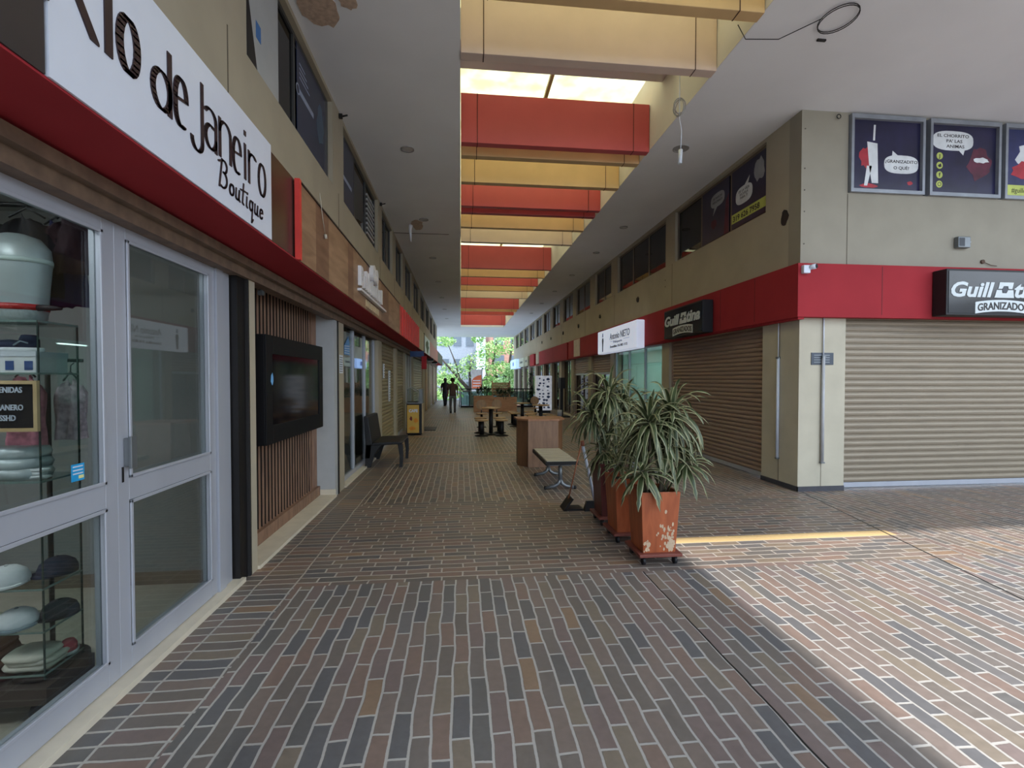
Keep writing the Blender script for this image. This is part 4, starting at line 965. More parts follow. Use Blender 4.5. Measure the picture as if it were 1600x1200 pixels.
# window posters south face + side
PW=mat('poster_night',(34,32,62),.3,var=.35,scale=3); PB=mat('bubble_white',(214,216,216),.5); PR=mat('paint_red',(170,40,52),.5,var=.25,scale=8); PY=mat('band_yellow',(186,196,96),.5)
def SP(x,z): return ((x,6.244,z),(1,0,0),(0,0,1),(0,-1,0))
def bubble(b,fr_,w_,h_,tail):
    b.prism([(w_*(abs(math.cos(a))**.7)*(1 if math.cos(a)>0 else -1),h_*(abs(math.sin(a))**.7)*(1 if math.sin(a)>0 else -1)) for a in [2*PI*i/28 for i in range(28)]],fr_,0,.002)
    b.prism(tail,fr_,0,.0012)
x0,x1=SWIN[0]
t=empty('window_poster',((x0+x1)/2,6.249,4.29),'night blue poster with bubble reading Granizadito, left one facing the camera','poster'); oo=at(t.location)
S=lambda x,z:((x,-.003,z),(1,0,0),(0,0,1),(0,-1,0))
MB().box(-.535,.535,-.003,0,0,.98).build('sheet',PW,t)
b=MB(); bubble(b,S(.24,.38),.27,.13,[(-.15,.1),(-.02,.1),(-.14,.19)]); b.build('speech_bubble',PB,t)
b=MB(); b.text('¿GRANIZADITO',.060,((.24,-.005,.40),(1,0,0),(0,0,1),(0,-1,0)),0,.001,sx=1.2,align='CENTER',bold=.001); b.text('O QUÉ?',.060,((.24,-.005,.31),(1,0,0),(0,0,1),(0,-1,0)),0,.001,sx=1.2,align='CENTER',bold=.001); b.build('lettering',M_INK,t)
b=MB(); b.prism(blob(-.27,.46,.15,18,4,.9,1.1),S(0,0),0,.001); b.prism(blob(-.27,.06,.05,12,6,2.6,.6),S(0,0),0,.001); b.prism(blob(.38,.12,.03,9,9,1.6,1),S(0,0),0,.001); b.build('red_splash',PR,t)
b=MB(); b.prism([(-.22,.1),(-.12,.1),(-.14,.66),(-.3,.68),(-.26,.3)],S(0,0),.001,.002); b.prism([(-.34,.06),(-.29,.06),(-.22,.34),(-.3,.34)],S(0,0),.001,.002); b.prism([(-.21,.7),(-.18,.7),(-.17,.92),(-.2,.92)],S(0,0),.001,.002); b.build('pale_splash',PB,t)
x0,x1=SWIN[1]
t=empty('window_poster',((x0+x1)/2,6.249,4.29),'night blue poster with speech bubble and four round yellow icons, middle one','poster')
MB().box(-.535,.535,-.003,0,0,.98).build('sheet',PW,t)
b=MB(); bubble(b,S(-.17,.76),.33,.14,[(.06,-.1),(.2,-.1),(.17,-.2)]); b.build('speech_bubble',PB,t)
b=MB()
for i,s_ in enumerate(('EL CHORRITO','PA\' LAS','ANIMAS')): b.text(s_,.062,((-.17+.02*i,-.005,.81-.075*i),(1,0,0),(0,0,1),(0,-1,0)),0,.001,sx=1.3,align='CENTER',bold=.001)
b.build('lettering',M_INK,t)
b=MB()
for i in range(4): b.disc(S(-.38,.13+.135*i),.05,.002,18)
b.build('icon_disc',PY,t)
b=MB()
b.disc(((-.38,-.006,.13),(1,0,0),(0,0,1),(0,-1,0)),.03,.001,14,.022); b.text('f',.08,((-.39,-.006,.24),(1,0,0),(0,0,1),(0,-1,0)),0,.001,bold=.003); b.prism([(-.41,.40),(-.36,.43),(-.35,.38),(-.39,.37)],S(0,0),.003,.004); b.text('J',.07,((-.39,-.006,.51),(1,0,0),(0,0,1),(0,-1,0)),0,.001,bold=.002); b.build('icon_mark',M_INK,t)
b=MB(); b.prism(blob(.27,.45,.22,20,12,.9,1.0),S(0,0),0,.001); b.build('red_splash',mat('paint_darkred',(86,26,48),.5,var=.4,scale=6),t)
b=MB(); b.prism(blob(.3,.5,.05,14,3,2.4,.8),S(0,0),.001,.002); b.build('pale_splash',PB,t)
x0,x1=SWIN[2]
t=empty('window_poster',((x0+x1)/2,6.249,4.29),'night blue poster with red splash and yellow band, cut by the photo edge','poster')
MB().box(-.535,.535,-.003,0,0,.98).build('sheet',mat('poster_blue2',(50,56,100),.3,var=.4,scale=3),t)
MB().box(-.535,.535,-.005,-.003,.02,.17).build('band',PY,t)
b=MB(); b.prism(blob(-.12,.6,.26,18,5,.9,.8),S(0,0),0,.001); b.build('pale_splash',PB,t); b=MB(); b.prism(blob(-.2,.38,.17,14,15,1.3,.7),S(0,0),.001,.002); b.build('red_splash',PR,t)
b=MB(); b.text('#guillotina',.1,((-.42,-.006,.06),(1,0,0),(0,0,1),(0,-1,0)),0,.001,sx=.9); b.build('lettering',M_INK,t)
# side posters (right wall upper, first window): three lights 7.03..10.2
T=lambda y,z:((-.004,y,z),(0,-1,0),(0,0,1),(-1,0,0))
t=empty('window_poster',(XR+.058,7.58,4.25),'night blue side poster with speech bubble and yellow telephone band','poster')
MB().box(-.004,0,-.48,.48,0,1.0).build('sheet',PW,t)
b=MB(); bubble(b,T(.12,.5),.24,.15,[(-.02,.12),(.1,.1),(.16,.26)]); b.build('speech_bubble',PB,t)
b=MB(); MB().box(-.006,-.004,-.48,.48,.09,.25).build('band',PY,t)
for i,s_ in enumerate(('DE LA VIEJA','ESCUELA','PARA TI')): b.text(s_,.06,((-.007,.12,.56-.06*i),(0,-1,0),(0,0,1),(-1,0,0)),0,.001,align='CENTER')
b.text('319 626 7958',.13,((-.0075,.44,.12),(0,-1,0),(0,0,1),(-1,0,0)),0,.001,sx=1.05,bold=.003); b.build('lettering',M_INK,t)
b=MB(); b.prism(blob(.3,.74,.17,16,3,.8,1.1),T(0,0),0,.001); b.build('pale_splash',mat('pale_dim',(150,152,156),.6),t)
t=empty('window_poster',(XR+.058,8.62,4.25),'night blue side poster with dim speech bubble beside a dark red splash','poster')
MB().box(-.004,0,-.48,.48,0,1.0).build('sheet',PW,t)
b=MB(); bubble(b,T(-.08,.72),.24,.13,[(-.1,-.1),(.02,-.1),(-.16,-.26)]); b.build('speech_bubble',MC['pale_dim'],t)
b=MB()
for i,s_ in enumerate(('DE MARCAS','PERSONALES')): b.text(s_,.06,((-.007,-.08,.74-.07*i),(0,-1,0),(0,0,1),(-1,0,0)),0,.001,align='CENTER')
b.build('lettering',M_INK,t)
b=MB(); b.prism([(.3,0),(.46,0),(.46,.7),(.36,.6)],T(0,0),0,.001); b.prism(blob(-.05,.3,.09,12,8,1.3,1),T(0,0),0,.001); b.build('red_splash',MC['paint_darkred'],t)
# security camera on the corner
t=empty('security_camera',(4.74,6.13,3.1),'white security camera on the red corner fascia','camera')
b=MB(); b.box(-.07,.03,-.06,0,-.05,.06); b.build('junction_box',M_WHITE,t,bevel=.008); b=MB(); b.tube([(.03,-.04,.03),(.075,-.1,.035)],.035,14); b.build('body',M_WHITE,t); b=MB(); b.tube([(.075,-.1,.035),(.082,-.112,.036)],.028,14); b.build('lens',M_BLACK,t)
# conduits
for fr_,lab,x,y in (('W','white conduit pipe on the shaded side of the corner pillar',XR-.025,6.66),('S','white conduit pipe on the camera side of the corner pillar',5.1,6.222)):
    t=empty('conduit_pipe',(x,y,.42),lab,'pipe'); b=MB(); b.tube([(0,0,0),(0,0,1.5)],.022,10); b.build('thick_pipe',M_WHITE if fr_=='W' else mat('pipe_grey',(178,178,180),.5),t)
    b=MB(); b.tube([(0,0,1.5),(0,0,2.04)],.008,8); b.build('thin_pipe',M_WHITE,t); b=MB(); b.box(-.028,.028,-.02,.02,1.48,1.51); b.box(-.028,.028,-.02,.02,-.02,.0); b.build('clamp',M_GALV,t)
t=empty('wall_plaque',(5.1,6.246,1.8),'small dark engraved plaque on the corner pillar','plaque')
b=MB(); b.box(-.17,.17,-.006,0,0,.17); b.build('plate',mat('plaque_steel',(70,76,86),.3,metal=.3),t)
b=MB()
for i in range(4): b.box(-.13,.11,-.008,-.006,.03+.033*i,.043+.033*i)
b.build('engraving',mat('engrave_pale',(130,136,140),.5),t)
t=empty('junction_box',(7.25,6.247,3.5),'small metal electrical box with cables on the cream wall','electrical box')
b=MB(); b.box(-.1,.1,-.07,0,0,.16); b.build('housing',M_GALV,t,bevel=.01); b=MB(); b.box(-.09,0.0,-.072,-.07,.02,.14); b.build('label_plate',mat('label_dark',(50,54,60),.5),t); b=MB(); b.tube([(.1,-.03,.05),(.13,-.04,.09),(.1,-.03,.13)],.006,6); b.build('cable',M_WHITE,t)
t=empty('wall_hook',(7.62,6.247,3.32),'small rusty anchor with wire stub right below the electrical box','hook')
b=MB(); b.disc(((0,0,0),(1,0,0),(0,0,1),(0,-1,0)),.03,.02,12); b.tube([(0,-.01,0),(.12,-.02,-.05),(.22,-.02,-.06)],.005,5); b.build('anchor',mat('rust',(84,64,50),.8),t)
t=empty('eye_bolt',(5.28,6.247,5.28),'small eye bolt under the ceiling on the corner pillar','bolt')
b=MB(); b.tube([(.03*math.cos(a),-.03,.03*math.sin(a)) for a in [2*PI*i/12 for i in range(13)]],.006,6,False); b.tube([(0,0,.03),(0,-.03,.03)],.006,6); b.build('ring',M_BLKM,t)
for i,(y,z,r) in enumerate(((6.58,3.98,.075),(12.4,3.73,.07),(15.9,3.73,.07),(18.9,3.73,.07),(21.8,3.73,.07),(24.8,3.73,.07),(27.6,3.73,.07))):
    o_=tag(MB().prism(blob(0,0,r,14,i,1,1.5 if i==0 else 1),FR(XR,y,z),0,.006 if i==0 else .03).build('wall_opening_cap',mat('hole_dark',(40,30,26),.8)),'round dark vent cap on the upper right wall, %s from the corner'%ordn[i],'vent','dark vent caps on the right wall')
# rivets
mb=MB()
for z in (5.1,4.55,4.25,3.95,3.5): mb.disc(FS(4.8,6.25,z),.01,.006,8)
for z in (3.75,3.9): mb.disc(FR(XR,10.7,z),.015,.006,8)
struct('trim_18',mb,mat('rivet',(90,80,68),.6),label='rivets in the corner pillar cladding')
# hanging cable with coil and tube lamp
t=empty('hanging_cable',(2.84,6.0,6.54),'white cable with a tangled coil hanging from the skylight','cable')
b=MB(); b.tube([(0,0,0),(0,0,-1.3),(.0,0,-1.55),(.03,0,-1.7),(.02,0,-1.95)],.006,6); b.build('cord',M_WHITE,t)
b=MB(); rn=random.Random(5)
for k in range(5):
    a0=rn.uniform(0,3); rx=rn.uniform(.05,.085); b.tube([(rx*math.cos(a)*math.cos(a0),rx*math.cos(a)*math.sin(a0),-1.42+.1*math.sin(a)+.01*k) for a in [2*PI*i/16 for i in range(17)]],.006,5,False)
b.build('coil',mat('coil_clear',(160,156,152),.4),t)
b=MB(); b.tube([(.02,0,-1.95),(.01,0,-2.13)],.026,10); b.build('socket',M_WHITE,t)
# ceiling coil of black cable
t=empty('ceiling_cable',(3.9,4.62,CZ),'black cable looped on the right ceiling','cable')
b=MB(); 
for k in range(2): b.tube([(.17*math.cos(a)+.01*k,.2*math.sin(a)+.01*k,-.02-.01*k) for a in [2*PI*i/24 for i in range(25)]],.005,5,False)
b.tube([(-.16,.02,-.02),(-.45,.3,-.06),(-.8,.35,-.05),(-.98,.2,-.02)],.005,5); b.build('cord',M_BLKM,t)
t=empty('ceiling_clip',(3.98,4.95,CZ),'small dark clip on the right ceiling near the cable loop','clip'); b=MB(); b.box(-.05,.05,-.012,.012,-.02,0); b.build('clip_body',M_BLKM,t)
mb=MB(); mb.disc(((3.58,7.5,CZ),(1,0,0),(0,1,0),(0,0,-1)),.13,.012,24,.11); mb.disc(((3.58,7.5,CZ),(1,0,0),(0,1,0),(0,0,-1)),.11,.003,24); tag(mb.build('ceiling_cover',mat('cover_grey',(160,158,156),.5)),'round grey ceiling cover behind the hanging cable','cover')

# ================================================================ FURNITURE ETC.
# black bench at the left
t=empty('black_bench',(-1.42,9.25,0),'black wooden bench with solid backrest against the left shopfront','bench')
b=MB(); b.prism([(-.18,.40),(.36,.42),(.37,.455),(.3,.465),(-.16,.45)],((0,-.52,0),(1,0,0),(0,0,1),(0,1,0)),0,1.04); b.build('seat',M_BLACK,t,bevel=.012)
b=MB(); b.prism([(-.30,.16),(-.2,.16),(-.17,.44),(-.24,.92),(-.31,.93),(-.29,.45)],((0,-.5,0),(1,0,0),(0,0,1),(0,1,0)),0,1.0); b.build('backrest',M_BLACK,t,bevel=.012)
for y in (-.5,.44):
    b=MB(); b.prism([(.28,.42),(.37,.42),(.38,.2),(.365,0),(.31,0),(.315,.2)],((0,y,0),(1,0,0),(0,0,1),(0,1,0)),0,.06); b.build('leg',M_BLACK,t,bevel=.008)
    b=MB(); b.prism([(-.30,.0),(-.20,.0),(-.12,.25),(.0,.42),(-.28,.42)],((0,y,0),(1,0,0),(0,0,1),(0,1,0)),0,.06); b.build('leg',M_BLACK,t,bevel=.008)
# food cart
t=empty('food_cart',(-1.3,13.95,0),'slim food cart with yellow front panel and glass hood','food cart')
b=MB(); b.box(-.23,.2,-.28,.35,.03,.9); b.build('body',M_BLKM,t,bevel=.015)
b=MB(); b.box(.2,.215,-.28,.35,.05,.9); b.build('side_panel',mat('cart_cream',(196,176,140),.5),t)
b=MB(); b.box(-.21,.12,-.292,-.28,.07,.86); b.build('front_panel',mat('cart_yellow',(206,166,70),.45,var=.08),t)
b=MB(); b.text('CAFE',.11,((-.16,-.293,.66),(1,0,0),(0,0,1),(0,-1,0)),0,.003,sx=.95,bold=.006); b.build('lettering',M_WHITE,t)
b=MB(); b.prism(blob(-.1,.48,.05,10,3,.7,1.3),((0,-.293,0),(1,0,0),(0,0,1),(0,-1,0)),0,.002); b.build('cup_print',mat('print_maroon',(110,30,24),.5),t)
b=MB(); b.prism(blob(.03,.42,.06,10,6),((0,-.293,0),(1,0,0),(0,0,1),(0,-1,0)),0,.002); b.prism(blob(-.07,.2,.08,12,7,1.2,.7),((0,-.293,0),(1,0,0),(0,0,1),(0,-1,0)),0,.002); b.build('fruit_print',mat('print_orange',(220,140,30),.5),t)
b=MB(); b.box(-.24,.22,-.3,.36,.9,.93); b.build('counter_top',M_GALV,t)
b=MB(); b.prism([(-.22,.93),(.1,.93),(.1,1.22),(-.12,1.36),(-.22,1.3)],((0,-.28,0),(1,0,0),(0,0,1),(0,1,0)),0,.6); b.build('glass_hood',M_CASE,t)
b=MB()
for y in (-.28,.32):
    for p,q in (((-.22,.93),(-.22,1.3)),((-.22,1.3),(-.12,1.36)),((-.12,1.36),(.1,1.22)),((.1,1.22),(.1,.93))): b.tube([(p[0],y,p[1]),(q[0],y,q[1])],.01,6)
b.build('hood_frame',M_ALU,t)
b=MB(); b.box(.12,.21,-.2,.3,.93,1.28); b.box(.1,.22,-.22,.32,1.28,1.31); b.build('side_cabinet',M_GALV,t)
for x in (-.18,.15):
    for y in (-.22,.3):
        b=MB(); b.tube([(x-.012,y,.03),(x+.012,y,.03)],.03,10); b.build('caster',M_BLACK,t)
# floor mat
t=empty('floor_mat',(-1.0,15.4,0),'dark floor mat lying by the left shops beyond the cart','mat'); MB().box(-.25,.22,-.55,.55,.001,.014).build('mat_body',M_BLKM,t)
# wooden counter
t=empty('wood_counter',(1.5,8.75,0),'tall wooden counter box standing behind the slatted bench','counter')
b=MB(); b.prism([(-.3,-.3),(.26,-.28),(.26,.05),(-.3,.05)],((0,0,0),(1,0,0),(0,1,0),(0,0,1)),0,.84); b.build('front_panel',M_PLY,t,bevel=.004)
b=MB(); b.prism([(-.46,-.04),(-.3,-.2),(-.3,.05),(-.44,.3)],((0,0,0),(1,0,0),(0,1,0),(0,0,1)),0,.84); b.build('side_panel',M_PLYD,t)
b=MB(); b.prism([(.26,-.18),(.38,-.05),(.4,.3),(.26,.3)],((0,0,0),(1,0,0),(0,1,0),(0,0,1)),0,.84); b.build('side_panel',M_PLYD,t)
b=MB(); b.prism([(-.48,-.05),(-.3,-.31),(.28,-.29),(.42,-.06),(.42,.36),(-.48,.36)],((0,0,0),(1,0,0),(0,1,0),(0,0,1)),.84,.875); b.build('top',wood_mat('counter_top_wood',(150,104,74),(170,122,88),(3,3,3)),t,bevel=.004)
# slatted bench
def slat_bench(label,loc,rz=0,short=False):
    t=empty('slatted_bench',loc,label,'bench',rz=rz)
    b=MB()
    for i in range(9): y=-.62+.14*i; b.box(-.22,.22,y,y+.105,.405,.435)
    b.build('slats',mat('slat_weathered',(170,160,140),.6,var=.1,scale=14,stretch=(.3,2,2)),t,bevel=.006)
    b=MB()
    for s_ in (-1,1): b.box(s_*.225-.012,s_*.225+.012,-.62,.62,.37,.42)
    b.box(-.225,.225,-.63,-.605,.375,.425); b.box(-.225,.225,.605,.63,.375,.425); b.build('seat_frame',M_BLKM,t)
    for y in (-.5,.45):
        b=MB(); b.tube([(0,y,.37),(0,y,.12)],.03,12); b.box(-.16,.16,y-.025,y+.025,.345,.372)
        for s_ in (-1,1): b.tube([(0,y,.15),(s_*.03,y,.08),(s_*.09,y,.045),(s_*.2,y,.028)],[.03,.028,.026,.024],10)
        pd=b.build('pedestal',M_GALV,t)
        for s_ in (-1,1): b=MB(); b.tube([(s_*.2,y,.026),(s_*.235,y,.025)],.025,10); b.build('foot_cap',M_BLACK,pd)
    return t
slat_bench('grey slatted bench with steel pedestal legs beside the wooden counter',(1.43,7.25,0))
slat_bench('pale slatted bench half hidden behind the dark red planter',(3.0,8.5,0),0.0)
# dustpan + broom
t=empty('dustpan',(1.36,5.72,0),'long handled dustpan lying open beside the bench','dustpan')
b=MB(); b.prism([(-.13,0),(.14,0),(.1,.02),(-.1,.02)],((0,-.1,0),(1,0,0),(0,0,1),(0,1,0)),0,.2); b.prism([(-.13,0),(-.02,.15),(0,.14),(-.1,0)],((0,-.1,0),(1,0,0),(0,0,1),(0,1,0)),0,.22); b.build('pan',M_BLKM,t)
b=MB(); b.tube([(-.04,.02,.12),(.14,.1,.78)],.009,8); b.build('handle',mat('handle_wood',(150,90,60),.5),t)
t=empty('broom',(1.50,5.55,0),'white handled broom leaning behind the planters','broom')
b=MB(); b.tube([(.12,.06,.1),(-.05,0,.80)],.018,10); b.build('handle',M_WHITE,t); b=MB(); b.tube([(-.05,0,.80),(-.062,0,.86)],.022,10); b.build('handle_tip',mat('tip_red',(150,90,70),.5),t); b=MB(); b.frustum(.13,.06,0,.12,.15,.04,.12,.025); b.build('bristle_head',M_BLKM,t)

# --- plants
Lg=mat('leaf_green',(66,76,44),.45,var=.3,scale=8); Lc=mat('leaf_cream',(148,146,108),.5,var=.12); Ld=mat('leaf_dark',(44,64,42),.45,var=.3,scale=8)
def leaf(mb,base,az,el,length,width,droop,rn):
    """arching strap leaf: 3 strips (cream margin, green centre, cream margin)"""
    n=9; p=Vector(base); d=Vector((math.cos(az)*math.cos(el),math.sin(az)*math.cos(el),math.sin(el)))
    side=Vector((-math.sin(az),math.cos(az),0)); step=length/n; tw=rn.uniform(-.5,.5)
    rows=[]
    for i in range(n+1):
        f=i/n; w_=width*(.35+.65*math.sin(PI*min(1,f*1.25+.12))**.8 if f<.7 else max(.02,(1-f)/.3*.95))
        up=side.cross(d).normalized(); sd=(side*math.cos(tw*f)+up*math.sin(tw*f))
        rows.append([p-sd*w_/2+up*.12*w_, p-sd*w_*.33, p+sd*w_*.33, p+sd*w_/2+up*.12*w_])
        d=(d+Vector((0,0,-droop*step*(.6+1.6*f)))).normalized(); p=p+d*step
    b=len(mb.v)
    for r in rows: mb.v += [tuple(q) for q in r]
    for i in range(n):
        for j in range(3):
            mb.m=0 if j==1 else 1; q=b+4*i+j; mb.face([q,q+1,q+5,q+4])
def rosette(mb,c,n,length,width,rn,el0=85,el1=-25,droop=3.0):
    for i in range(n):
        f=i/n; az=i*2.39996+rn.uniform(-.2,.2); el=math.radians(el0+(el1-el0)*f**.8+rn.uniform(-8,8))
        ln=length*rn.uniform(.75,1.1)*(1-.25*(1-f)); zz=.10*(1-f)
        leaf(mb,(c[0]+.02*math.cos(az),c[1]+.02*math.sin(az),c[2]+zz-.06),az,el,ln,width*rn.uniform(.8,1.15),droop*rn.uniform(.7,1.4),rn)
def potted(label,x,y,potm,heads,seed,rz=0,chips=None,hgt=.53):
    rn=random.Random(seed); t=empty('potted_dracaena',(x,y,0),label,'potted plant',rz=rz)
    d=MB(); d.box(-.19,.19,-.19,.19,.075,.1); db=d.build('dolly_board',mat('dolly_wood',(120,62,50),.5),t,bevel=.004)
    for sx in (-1,1):
        for sy in (-1,1):
            c=MB(); c.tube([(sx*.14-.012,sy*.14,.034),(sx*.14+.012,sy*.14,.034)],.034,14); c.box(sx*.14-.02,sx*.14+.02,sy*.14-.012,sy*.14+.012,.055,.075); c.build('caster',M_BLACK,db)
    p=MB(); z0,z1=.1,.1+hgt
    a,b_=.145,.175; w_=.018
    lo=[(-a,-a),(a,-a),(a,a),(-a,a)]; hi=[(-b_,-b_),(b_,-b_),(b_,b_),(-b_,b_)]; hin=[(q[0]*(1-w_/b_),q[1]*(1-w_/b_)) for q in hi]
    V=[(q[0],q[1],z0) for q in lo]+[(q[0],q[1],z1) for q in hi]+[(q[0],q[1],z1) for q in hin]+[(q[0],q[1],z1-.08) for q in hin]
    p.v=V
    p.face([3,2,1,0])
    for i in range(4):
        j=(i+1)%4; p.face([i,j,4+j,4+i]); p.face([4+i,4+j,8+j,8+i]); p.face([8+i,8+j,12+j,12+i])
    p.face([12,13,14,15]); pot=p.build('pot',potm,t,bevel=.004)
    s_=MB(); s_.box(-.14,.14,-.14,.14,z1-.07,z1-.04); s_.build('soil',M_SOIL,pot)
    if chips:
        c=MB()
        for (cx_,cz_,r_,k) in chips:
            for q in range(k):
                px,pz=cx_+rn.gauss(0,r_*.5),cz_+rn.gauss(0,r_); 
                f_=(pz-z0)/hgt; yy=-(a+(b_-a)*f_)-.0008
                if abs(px)<a*.97 and z0+.01<pz<z1-.02: c.prism(blob(0,0,rn.uniform(.005,.016),7,q,.7,1.2),((px,yy,pz),(1,0,0),(0,-.055,1),(0,-1,0)),-.001,.0012)
        c.build('paint_chips',mat('chip_pale',(196,170,140),.7),pot)
    st=MB(); fo=MB(); fo.smooth=True
    for (hx,hy,hz,n,ln) in heads:
        bx,by=max(-.1,min(.1,hx*.5)),max(-.1,min(.1,hy*.5))
        st.tube([(bx,by,z1-.06),(bx*1.1+hx*.2,by+hy*.2,(z1+hz)/2),(hx,hy,hz)],[.014,.012,.012],8)
        rosette(fo,(hx,hy,hz),int(n*1.5),ln*1.02,.05,rn,82,-40,4.2)
    st.build('stem',mat('stem_bark',(96,84,66),.8,bump=.3,scale=40),t)
    fo.build('foliage',[Lg,Lc],t)
    return t
potted('front potted dracaena in a rust orange square planter on casters',1.70,4.06,M_POT,[(-.06,-.06,1.22,40,.48),(.18,.04,1.30,42,.5),(.30,.0,.86,26,.34),(-.14,-.10,.80,22,.36),(.0,.12,1.12,30,.44),(.1,-.05,1.0,16,.35)],11,chips=[(.07,.22,.07,60),(-.11,.16,.03,14),(.1,.14,.03,30)])
potted('middle potted dracaena in a rust orange planter squeezed between the other two',1.66,4.62,M_POT,[(.05,.02,.95,24,.34),(-.1,-.08,.78,16,.28)],22)
potted('rear potted dracaena in a dark red glossy square planter',1.67,5.16,M_POTD,[(-.03,0,1.42,46,.52),(-.22,.02,1.2,30,.42),(.18,.06,1.3,34,.46),(-.1,-.08,.82,24,.38),(.02,-.1,1.08,22,.4)],33,chips=[(-.07,.52,.035,26)],hgt=.58)

# --- table sets
def stool_proto():
    t=empty('round_stool',(0,0,0),'x','stool','round stools around the small tables')
    MB().lathe([(.18,0),(.19,.012),(.18,.04),(.02,.042)],(0,0,.42),20).build('seat',M_TOPW,t)
    MB().cyl((0,0,.03),.07,.39,12).build('pedestal',M_BLKM,t)
    b=MB(); b.lathe([(.2,0),(.19,.015),(.08,.05)],(0,0,0),16); b.build('base',M_BLKM,t); return t
def table_proto():
    t=empty('round_table',(0,0,0),'x','table','small round pedestal tables')
    MB().lathe([(.27,0),(.28,.012),(.27,.03),(.02,.031)],(0,0,.75),28).build('tabletop',M_TOPW,t)
    MB().cyl((0,0,.03),.06,.72,12).build('pedestal',M_BLKM,t)
    b=MB(); b.lathe([(.27,0),(.25,.02),(.08,.05)],(0,0,0),16); b.build('base',M_BLKM,t); return t
tp=table_proto(); sp_=stool_proto(); used=[0,0]
for (x,y,nm) in ((.86,13.65,'nearest the camera'),(2.1,16.2,'the middle one of three'),(2.52,14.9,'beside the wooden counter')):
    o_=tp if not used[0] else copy_tree(tp); used[0]=1; o_.location=(x,y,0); o_['label']='small round wooden table on a black pedestal, '+nm
    for (dx,dy,q) in ((-.28,-.32,'near left'),(.28,-.32,'near right'),(-.28,.4,'far left'),(.28,.4,'far right')):
        s_=sp_ if not used[1] else copy_tree(sp_); used[1]=1; s_.location=(x+dx,y+dy,0); s_['label']='round wooden stool on black pedestal, %s of the table %s'%(q,nm)
cp=empty('dining_chair',(0,0,0),'x','chair','wooden chairs with round backs'); MB().lathe([(.18,0),(.185,.01),(.18,.03)],(0,0,.44),20).build('seat',M_TOPW,cp)
b=MB(); b.disc(((0,.17,.74),(1,0,0),(0,0,1),(0,-1,0)),.17,.02,20); b.build('backrest',M_TOPW,cp)
b=MB(); b.box(-.02,.02,.165,.19,.44,.7); b.build('back_post',M_BLKM,cp); b=MB(); b.cyl((0,0,.03),.04,.41,12); b.lathe([(.17,0),(.15,.02),(.05,.04)],(0,0,0),14); b.build('pedestal',M_BLKM,cp)
for i,(x,y) in enumerate(((.68,15.7),(1.2,15.8),(2.9,18.4))):
    o_=cp if i==0 else copy_tree(cp); o_.location=(x,y,0); o_['label']='round backed wooden chair on black pedestal, %s from the left'%ordn[i]

# --- wooden planter boxes with plants at the walkway end
def box_planter(label,x0,x1,y,z,seed,n=4):
    t=empty('wood_planter',((x0+x1)/2,y,0),label,'planter','wooden planter boxes at the end of the walkway'); h=(x1-x0)/2
    b=MB()
    k=5
    for i in range(k): b.box(-h,h,-.3,-.27,z*i/k+.01,z*(i+1)/k)
    b.box(-h,-h+.03,-.27,.3,0,z); b.box(h-.03,h,-.27,.3,0,z); b.box(-h+.03,h-.03,.27,.3,0,z); b.box(-h+.03,h-.03,-.27,.27,0,.05); b.build('box',M_BOXW,t)
    MB().box(-h+.03,h-.03,-.27,.27,z-.1,z-.06).build('soil',M_SOIL,t)
    rn=random.Random(seed); fo=MB(); fo.smooth=True
    for i in range(n): rosette(fo,(-h+.2+(2*h-.4)*i/max(1,n-1),rn.uniform(-.1,.1),z+rn.uniform(.1,.3)),30,.42,.05,rn,el1=0)
    fo.build('foliage',[Ld,Lg],t)
box_planter('light wood planter box with spiky plants, left of the pair',.62,1.55,23.2,.78,4)
box_planter('light wood planter box with spiky plants, right of the pair',1.62,2.75,23.6,.7,5,5)
t=empty('wood_screen',(2.2,25.5,0),'pinkish slatted wood screen behind the right planter box','screen')
b=MB()
for i in range(8): b.box(-.55,.45,0,.03,.7+.09*i,.77+.09*i)
b.build('slats',mat('pink_wood',(176,124,100),.6),t); b=MB(); b.box(-.55,-.49,-.02,.05,0,1.5); b.box(.39,.45,-.02,.05,0,1.5); b.build('post',M_BOXW,t)
# railing
t=empty('railing',(.9,26.8,0),'dark metal railing with glass infill at the end of the walkway','railing')
b=MB(); b.box(-.92,3.2,-.03,.03,1.0,1.06); b.build('handrail',M_BLKM,t)
for x in (-.92,-.45,.05,.55,1.1,1.6,2.1,2.6,3.14): MB().box(x,x+.05,-.02,.02,0,1.0).build('post',M_BLKM,t)
b=MB(); b.box(-.87,3.14,-.006,.006,.12,.9); b.build('glass_panel',glass('rail_glass',(176,196,188),.5),t)
b=MB(); b.box(-.9,3.2,-.03,.03,0,.1); b.build('kick_plate',M_BLKM,t)
t=empty('railing',(-.07,31.5,0),'dark side railing running beside the far left path','railing')
b=MB(); b.box(-.03,.03,-4.6,4.4,1.0,1.05); b.build('handrail',M_BLKM,t)
for y in (-4.5,-3,-1.5,0,1.5,3,4.3): MB().box(-.02,.02,y,y+.04,0,1.0).build('post',M_BLKM,t)
